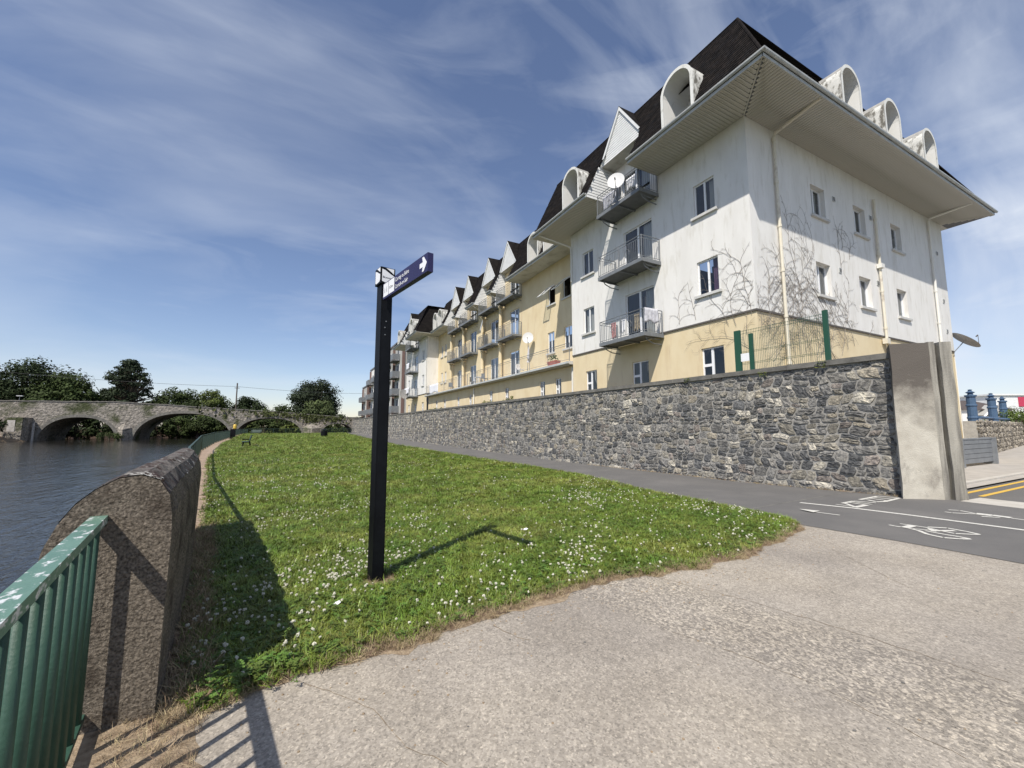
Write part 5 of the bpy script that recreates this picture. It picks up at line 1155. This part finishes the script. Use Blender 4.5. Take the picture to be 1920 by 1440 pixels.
# ivy hanging on the bridge parapet
iv = MB(); r = random.Random(77)
for _ in range(380):
    x = r.choice([r.gauss(-6, 2.5), r.gauss(2, 2.2), r.gauss(7, 2.5), r.uniform(-20, 12)]); zt_ = interp(x, ptx, ptz); z = zt_-abs(r.gauss(0, .9))
    if z < low(x)+.3: continue
    p = Vector((x, BY0-.15-r.random()*.2, z)); k = r.uniform(.2, .42); a = r.uniform(0, 6.28); u = Vector((math.cos(a), -.3, math.sin(a)))*k; v = Vector((-math.sin(a), -.3, math.cos(a)))*k*.6; f = r.uniform(.7, 1.3); iv.poly([p-u, p+v, p+u, p-v], tuple(c*f for c in (.06, .07, .025)))
tag(iv.build('ivy', 'leaf', br), kind='stuff')

# ================================================================== far apartment blocks
def flats(label, x0, x1, y0, y1, h, storeys, end_m, front_m, seed):
    r = random.Random(seed); t = thing('apartment_block', label, 'building', (x0, y0, 0)); MB().box(x0+.01, x1, y0+.01, y1, -.5, h).build('wall', end_m, t); fr = FR((x0, 0, 0), (0, 1, 0), (-1, 0, 0))
    fp_ = MB(); fr.box(fp_, y0, y1, -.005, .05, -.5, h); fp_.build('front_wall', front_m, t)
    MB().box(x0-.2, x1+.2, y0-.2, y1+.2, h, h+.3).build('roof', 'dark_under', t); MB().box(x0-.08, x0+.35, y0-.09, y0+.25, -.5, h-.01).build('pier', 'brick_red', t)
    n = int((y1-y0)/5.5)
    for i in range(n):
        yc = y0+(i+.5)*(y1-y0)/n
        for s_ in range(storeys):
            z = 1+s_*(h-1.2)/storeys; q = MB(); fr.box(q, yc-1.6, yc+.2, .051, .10, z+.1, z+2.3); wn = q.build('window', 'pvc', t); q = MB(); fr.box(q, yc-1.5, yc+.1, .101, .105, z+.2, z+2.2); q.build('pane', 'dark_under', wn)
            if s_: q = MB(); fr.box(q, yc-1.9, yc+1.9, .06, 1.3, z-.2, z-.05); bl = q.build('balcony', 'dark_under', t); q = MB(); fr.box(q, yc-1.9, yc+1.9, 1.25, 1.3, z+.0, z+1.0); fr.box(q, yc-1.9, yc-1.85, .06, 1.25, z, z+1.0); q.build('balcony_rail', 'steel', bl)
        q = MB(); fr.box(q, yc+2.1, yc+2.6, .051, .4, -.5, h-.3); q.build('pier', 'brick_red', t)
flats('grey rendered apartment block with brick pier just beyond the long building', 15.2, 26, 69, 84, 16.2, 5, 'grey_render', 'grey_render', 1)
flats('modern flat-roofed apartment block seen left of the signpost', 15.6, 26, 92, 106, 15.2, 4, 'grey_render', 'white_render', 2)
flats('farthest lower apartment block with glass balconies left of the signpost', 15.2, 26, 108, 116, 11.6, 3, 'grey_render', 'grey_render', 3)

# ================================================================== park furniture
def bench(x, y, rot, label):
    z = gz(y)+.02; c = thing('park_bench', label, 'bench', (x, y, z), 'park benches'); ca, sa = math.cos(rot), math.sin(rot); T_ = lambda a, b, h: (x+ca*a-sa*b, y+sa*a+ca*b, z+h); X_, Y_ = Vector((ca, sa, 0)), Vector((-sa, ca, 0))
    for k in range(4): MB().obox(T_(-.9, -.30+k*.13, .43), X_, 1.8, Y_, .10, (0, 0, 1), .035).build('seat_slat', 'dark_green', c)
    up = (Y_*.30+Vector((0, 0, 1))).normalized()
    for k in range(4): MB().obox(Vector(T_(-.9, .22, .52))+up*k*.13, X_, 1.8, up, .10, Y_, .035).build('back_slat', 'dark_green', c)
    for a in (-.8, .74):
        q = MB(); q.obox(T_(a, -.32, 0), X_, .06, (Y_*.25+Vector((0, 0, 1))).normalized(), .45, Y_, .07); q.obox(T_(a, .28, 0), X_, .06, (Y_*-.1+Vector((0, 0, 1))).normalized(), .45, Y_, .07); q.obox(T_(a, .18, .4), X_, .06, up, .65, Y_, .06); q.obox(T_(a, -.32, .38), X_, .06, Y_, .58, (0, 0, 1), .05); q.obox(T_(a, -.3, .62), X_, .06, Y_, .5, (0, 0, 1), .04); q.build('bench_end', 'black', c)
bench(-3.95, 43.0, -math.pi/2+.12, 'dark green slatted park bench on a pale pad by the river railing'); tag(MB().box(-5.4, -2.4, 42.0, 44.4, -.4, gz(43)+.045).build('bench_pad', 'kerb'), kind='structure')
bench(-7.0, 92, -.3, 'distant bench near the railing under the third arch')
lb = thing('litter_bin', 'black litter bin on the grass near the far end of the path', 'bin', (3.8, 72, gz(72))); MB().lathe((3.8, 72, gz(72)), [(.45, 0), (.5, .1), (.5, .95), (.42, 1.0)], 14).build('bin_body', 'black', lb); MB().lathe((3.8, 72, gz(72)+1.0), [(.5, .12), (.5, .2), (.2, .3)], 14).build('bin_lid', 'black', lb)
for a in (-.4, .37): MB().box(3.8+a, 3.83+a, 71.98, 72.02, .7, gz(72)+1.15).build('lid_support', 'black', lb)
tag(MB().box(2.6, 3.3, 71.3, 72.6, -.5, gz(72)+.04).build('bin_pad', 'kerb'), kind='structure')
lbx, lby = onz(436, 823, -.2)[:2]; lf = thing('lifebuoy_stand', 'black post with a yellow lifebuoy holder beside the river railing', 'lifebuoy', (lbx, lby, -.2)); MB().box(lbx-.3, lbx+.3, lby-.2, lby+.2, -.3, 1.2).build('stand', 'black', lf); MB().lathe((lbx+.2, lby-.1, 1.2), [(.15, 0), (.22, .15), (.22, .5), (.15, .65)], 12).build('buoy_housing', 'yellow_plastic', lf)
# utility pole and wires
up_ = thing('utility_pole', 'wooden utility pole carrying wires beyond the bridge', 'pole', (-15.9, 140, .8)); MB().tube([(-15.9, 140, 0), (-15.9, 140, 13.9)], .16, 8).build('pole', 'pole_wood', up_); MB().box(-16.5, -15.3, 139.9, 140.1, 12.4, 12.55).build('cross_arm', 'pole_wood', up_)
for ex, ez in ((-70, 15), (24, 12.3)):
    q = MB(); q.tube([(-15.9+(ex+15.9)*t, 140, 12.9+(ez-12.9)*t-2.2*t*(1-t)*(1 if ex > 0 else 1.3)) for t in np.linspace(0, 1, 14)], .035, 4); q.build('wire', 'wire', up_)
gl = thing('bridge_lamp', 'small pale lamp on a short post on the left of the bridge parapet', 'lamp', (-47.5, 113, 6.2)); MB().tube([(-47.5, 113, 6.0), (-47.5, 113, 7.3)], .05, 6).build('post', 'steel', gl); MB().box(-47.9, -47.1, 112.8, 113.2, 7.3, 7.45).build('lamp_head', 'dish', gl)

# ================================================================== right side: road corner
rw = thing('rubble_wall', 'low warm grey rubble wall across the road beyond the pillar', 'wall', (30, 7.3, 0)); da = Vector((20, 2.8, 0)).normalized(); fR = FR((29.5, 7.3, .05), tuple(da), (da.y, -da.x, 0))
q = MB(); fR.box(q, 0, 30, -.5, -.03, -.3, 1.8); q.build('wall_core', 'mortar', rw); PALR = [(.30, .27, .225)]*4+[(.22, .195, .165)]*3+[(.40, .36, .30)]*2+[(.17, .155, .135)]
st_ = MB(); rs2 = random.Random(5); nst = 0
fR2 = FR(fR.p(0, -.03, 0), tuple(da), tuple(fR.n))
for c in rubble(0, 30, 0, 1.85, 17, 1.25):
    if c[3] < .02: continue
    if nst < 160 and c[0] < 22:
        q = MB()
        if stone_geo(q, c, fR2, rs2, PALR, N_=8, proud=(.03, .08)): q.build('stone', 'stone', rw); nst += 1
    else: stone_geo(st_, c, fR2, rs2, PALR, N_=8, proud=(.03, .08))
tag(st_.build('distant_stones', 'stone', rw), kind='stuff')
for k, (x_, yt, dep, lb_) in enumerate([(1818, 730, 26, 'nearest blue cast-iron pier, partly hidden by the concrete pillar'), (1857, 737, 29, 'middle blue cast-iron pier behind the low rubble wall'), (1878, 743, 35, 'farthest blue cast-iron pier left of the bush')]):
    d_ = ray(x_, yt); p = C_+d_*dep; b_ = thing('iron_pier', lb_, 'pier', (p[0], p[1], 0), 'blue cast-iron piers'); h = p[2]; s_ = .24
    MB().lathe((p[0], p[1], 0), [(s_*1.2, 0), (s_*1.2, 1.2), (s_, 1.3), (s_, h*.52), (s_*1.12, h*.53), (s_*1.12, h*.55), (s_*.98, h*.56), (s_*.95, h*.72), (s_*1.1, h*.73), (s_*1.1, h*.75), (s_*.92, h*.76), (s_*.9, h*.88)], 12).build('shaft', 'blue_iron', b_)
    MB().lathe((p[0], p[1], h*.88), [(s_*1.15, 0), (s_*1.2, h*.025), (s_*.6, h*.03), (s_*.5, h*.05), (s_*.95, h*.07), (s_*.5, h*.085), (s_*.3, h*.10), (s_*.5, h*.11), (s_*.1, h*.12)], 12).build('finial', 'blue_iron', b_)
    if k == 0: P1 = p
    if k == 2: P3 = p
bl_ = thing('iron_railing', 'blue horizontal iron railing linking the piers behind the rubble wall', 'railing', (P1[0], P1[1], 0))
for z in (2.15, 1.7): MB().tube([(P1[0], P1[1]-.3, z), (P3[0], P3[1]-.3, z)], .10, 6).build('rail', 'blue_iron', bl_)
fbk = thing('flood_barrier', 'stacked grey aluminium flood barrier boards on the footway by the pillar', 'barrier', (24, 5.95, .09))
for k in range(5): MB().box(21.6, 25.0, 5.86-.0, 6.05, .20+k*.18, .20+k*.18+.165).build('board', 'alu', fbk)
MB().box(25.0, 25.12, 5.75, 6.15, .09, 1.15).build('end_post', 'alu', fbk); MB().box(21.5, 21.62, 5.75, 6.15, .09, 1.15).build('end_post', 'alu', fbk); MB().box(21.6, 25.0, 5.84, 6.07, 1.09, 1.13).build('top_cap', 'alu', fbk)
hs = thing('house', 'white house with brown roof and white gable beyond the rubble wall', 'house', (70, 17, 0))
def at(x, y, dep): d = ray(x, y); return C_+d*dep
p = at(1843, 785, 60); q0, q1 = at(1822, 752, 60), at(1862, 765, 60); hx, hy = p[0], p[1]; U = Vector((R_[0], R_[1], 0)); V = Vector((F_[0], F_[1], 0)).normalized(); B0 = Vector((hx, hy, 0))
MB().obox(B0-U*3, U, 7.5, V, 8, (0, 0, 1), 4.0).build('wall', 'white_render', hs)
ro_ = MB(); a = B0-U*3.4-V*.4+Vector((0, 0, 4)); ro_.add([a, a+U*8.3, a+U*8.3+V*8.8, a+V*8.8, a+U*2+V*4.4+Vector((0, 0, 1.6)), a+U*6.3+V*4.4+Vector((0, 0, 1.6))], [(0, 1, 5, 4), (1, 2, 5), (2, 3, 4, 5), (3, 0, 4)]); ro_.build('roof', 'roof_brown', hs)
gb_ = MB(); a = B0-U*.9-V*1.2+Vector((0, 0, 3.2)); gb_.add([a, a+U*3.4, a+U*1.7+Vector((0, 0, 1.5)), a+V*1.5, a+U*3.4+V*1.5, a+U*1.7+V*1.5+Vector((0, 0, 1.5))], [(0, 1, 2), (0, 3, 5, 2), (1, 2, 5, 4), (0, 1, 4, 3)]); gb_.build('gable', 'grey_render', hs)
for s_ in (0, 1):
    q = MB(); e0 = a+U*(-.3+4*s_)-V*.05-Vector((0, 0, .25)); e1 = a+U*1.7-V*.05+Vector((0, 0, 1.55)); q.tube([tuple(e0), tuple(e1)], .13, 4); q.build('barge_board', 'trim_white', hs)
ws = thing('white_shed', 'large white shed with a red sign at the right edge of the picture', 'building', (100, 20, 0)); p = at(1868, 800, 80); B0 = Vector((p[0], p[1], 0)); MB().obox(B0, U, 30, V, 20, (0, 0, 1), at(1890, 741, 80)[2]).build('wall', 'trim_white', ws); hh_ = at(1890, 741, 80)[2]
MB().obox(B0-U*.3-V*.3+Vector((0, 0, hh_)), U, 31, V, 21, (0, 0, 1), .3).build('roof', 'trim_white', ws); MB().obox(B0+U*4.9-V*.1+Vector((0, 0, hh_-2.2)), U, 6, V, .08, (0, 0, 1), 1.9).build('sign_panel', 'red_sign', ws)
for k in range(4): MB().obox(B0+U*(1+k*3.2)-V*.06+Vector((0, 0, .2)), U, 2.2, V, .05, (0, 0, 1), 3.0).build('window', 'dark_under', ws)
p = at(1912, 800, 34); tree('roadside_bush', 'green leafy bush behind the low rubble wall at the right edge', p[0]+.8, p[1], 0, 3.5, 4.2, (.07, .10, .022), 60, 2600, .05, .16, 26, group='roadside bushes')
# plants behind the stone wall at the foot of the terrace
for k, (x_, y_, lb_) in enumerate([(958, 755, 'tall upright plant against the yellow wall, right one of the pair'), (950, 758, 'tall upright plant against the yellow wall, left one of the pair'), (918, 762, 'low bushy plant above the wall near the yellow windows'), (825, 772, 'yellow-green bush above the wall toward the far end'), (808, 775, 'small yellow-green bush nearest the far white block')]):
    p = onx(x_, y_, 13.5); tree('wall_shrub', lb_, 13.5, p[1], 2.4, p[2]-2.4+.55, .9 if k < 2 else 1.8, (.10, .115, .025), 70+k, 500, .0, .12 if k < 3 else .2, 14, group='shrubs behind the stone wall')
for k, (x_, y_, lb_) in enumerate([(985, 1000, 'scrap of white paper lying on the grass by the sign shadow'), (630, 1145, 'crumpled pale wrapper in the grass left of the post')]):
    p = onz(x_, y_); q = MB(); q.add([(p[0]-.025, p[1], .05), (p[0]+.01, p[1]-.015, .055), (p[0]+.025, p[1]+.02, .075), (p[0]-.015, p[1]+.03, .06), (p[0]+.04, p[1]-.015, .07)], [(0, 1, 2, 3), (1, 4, 2)]); tag(q.build('litter_scrap', 'sheet_white'), lb_, 'litter', 'litter on the lawn')
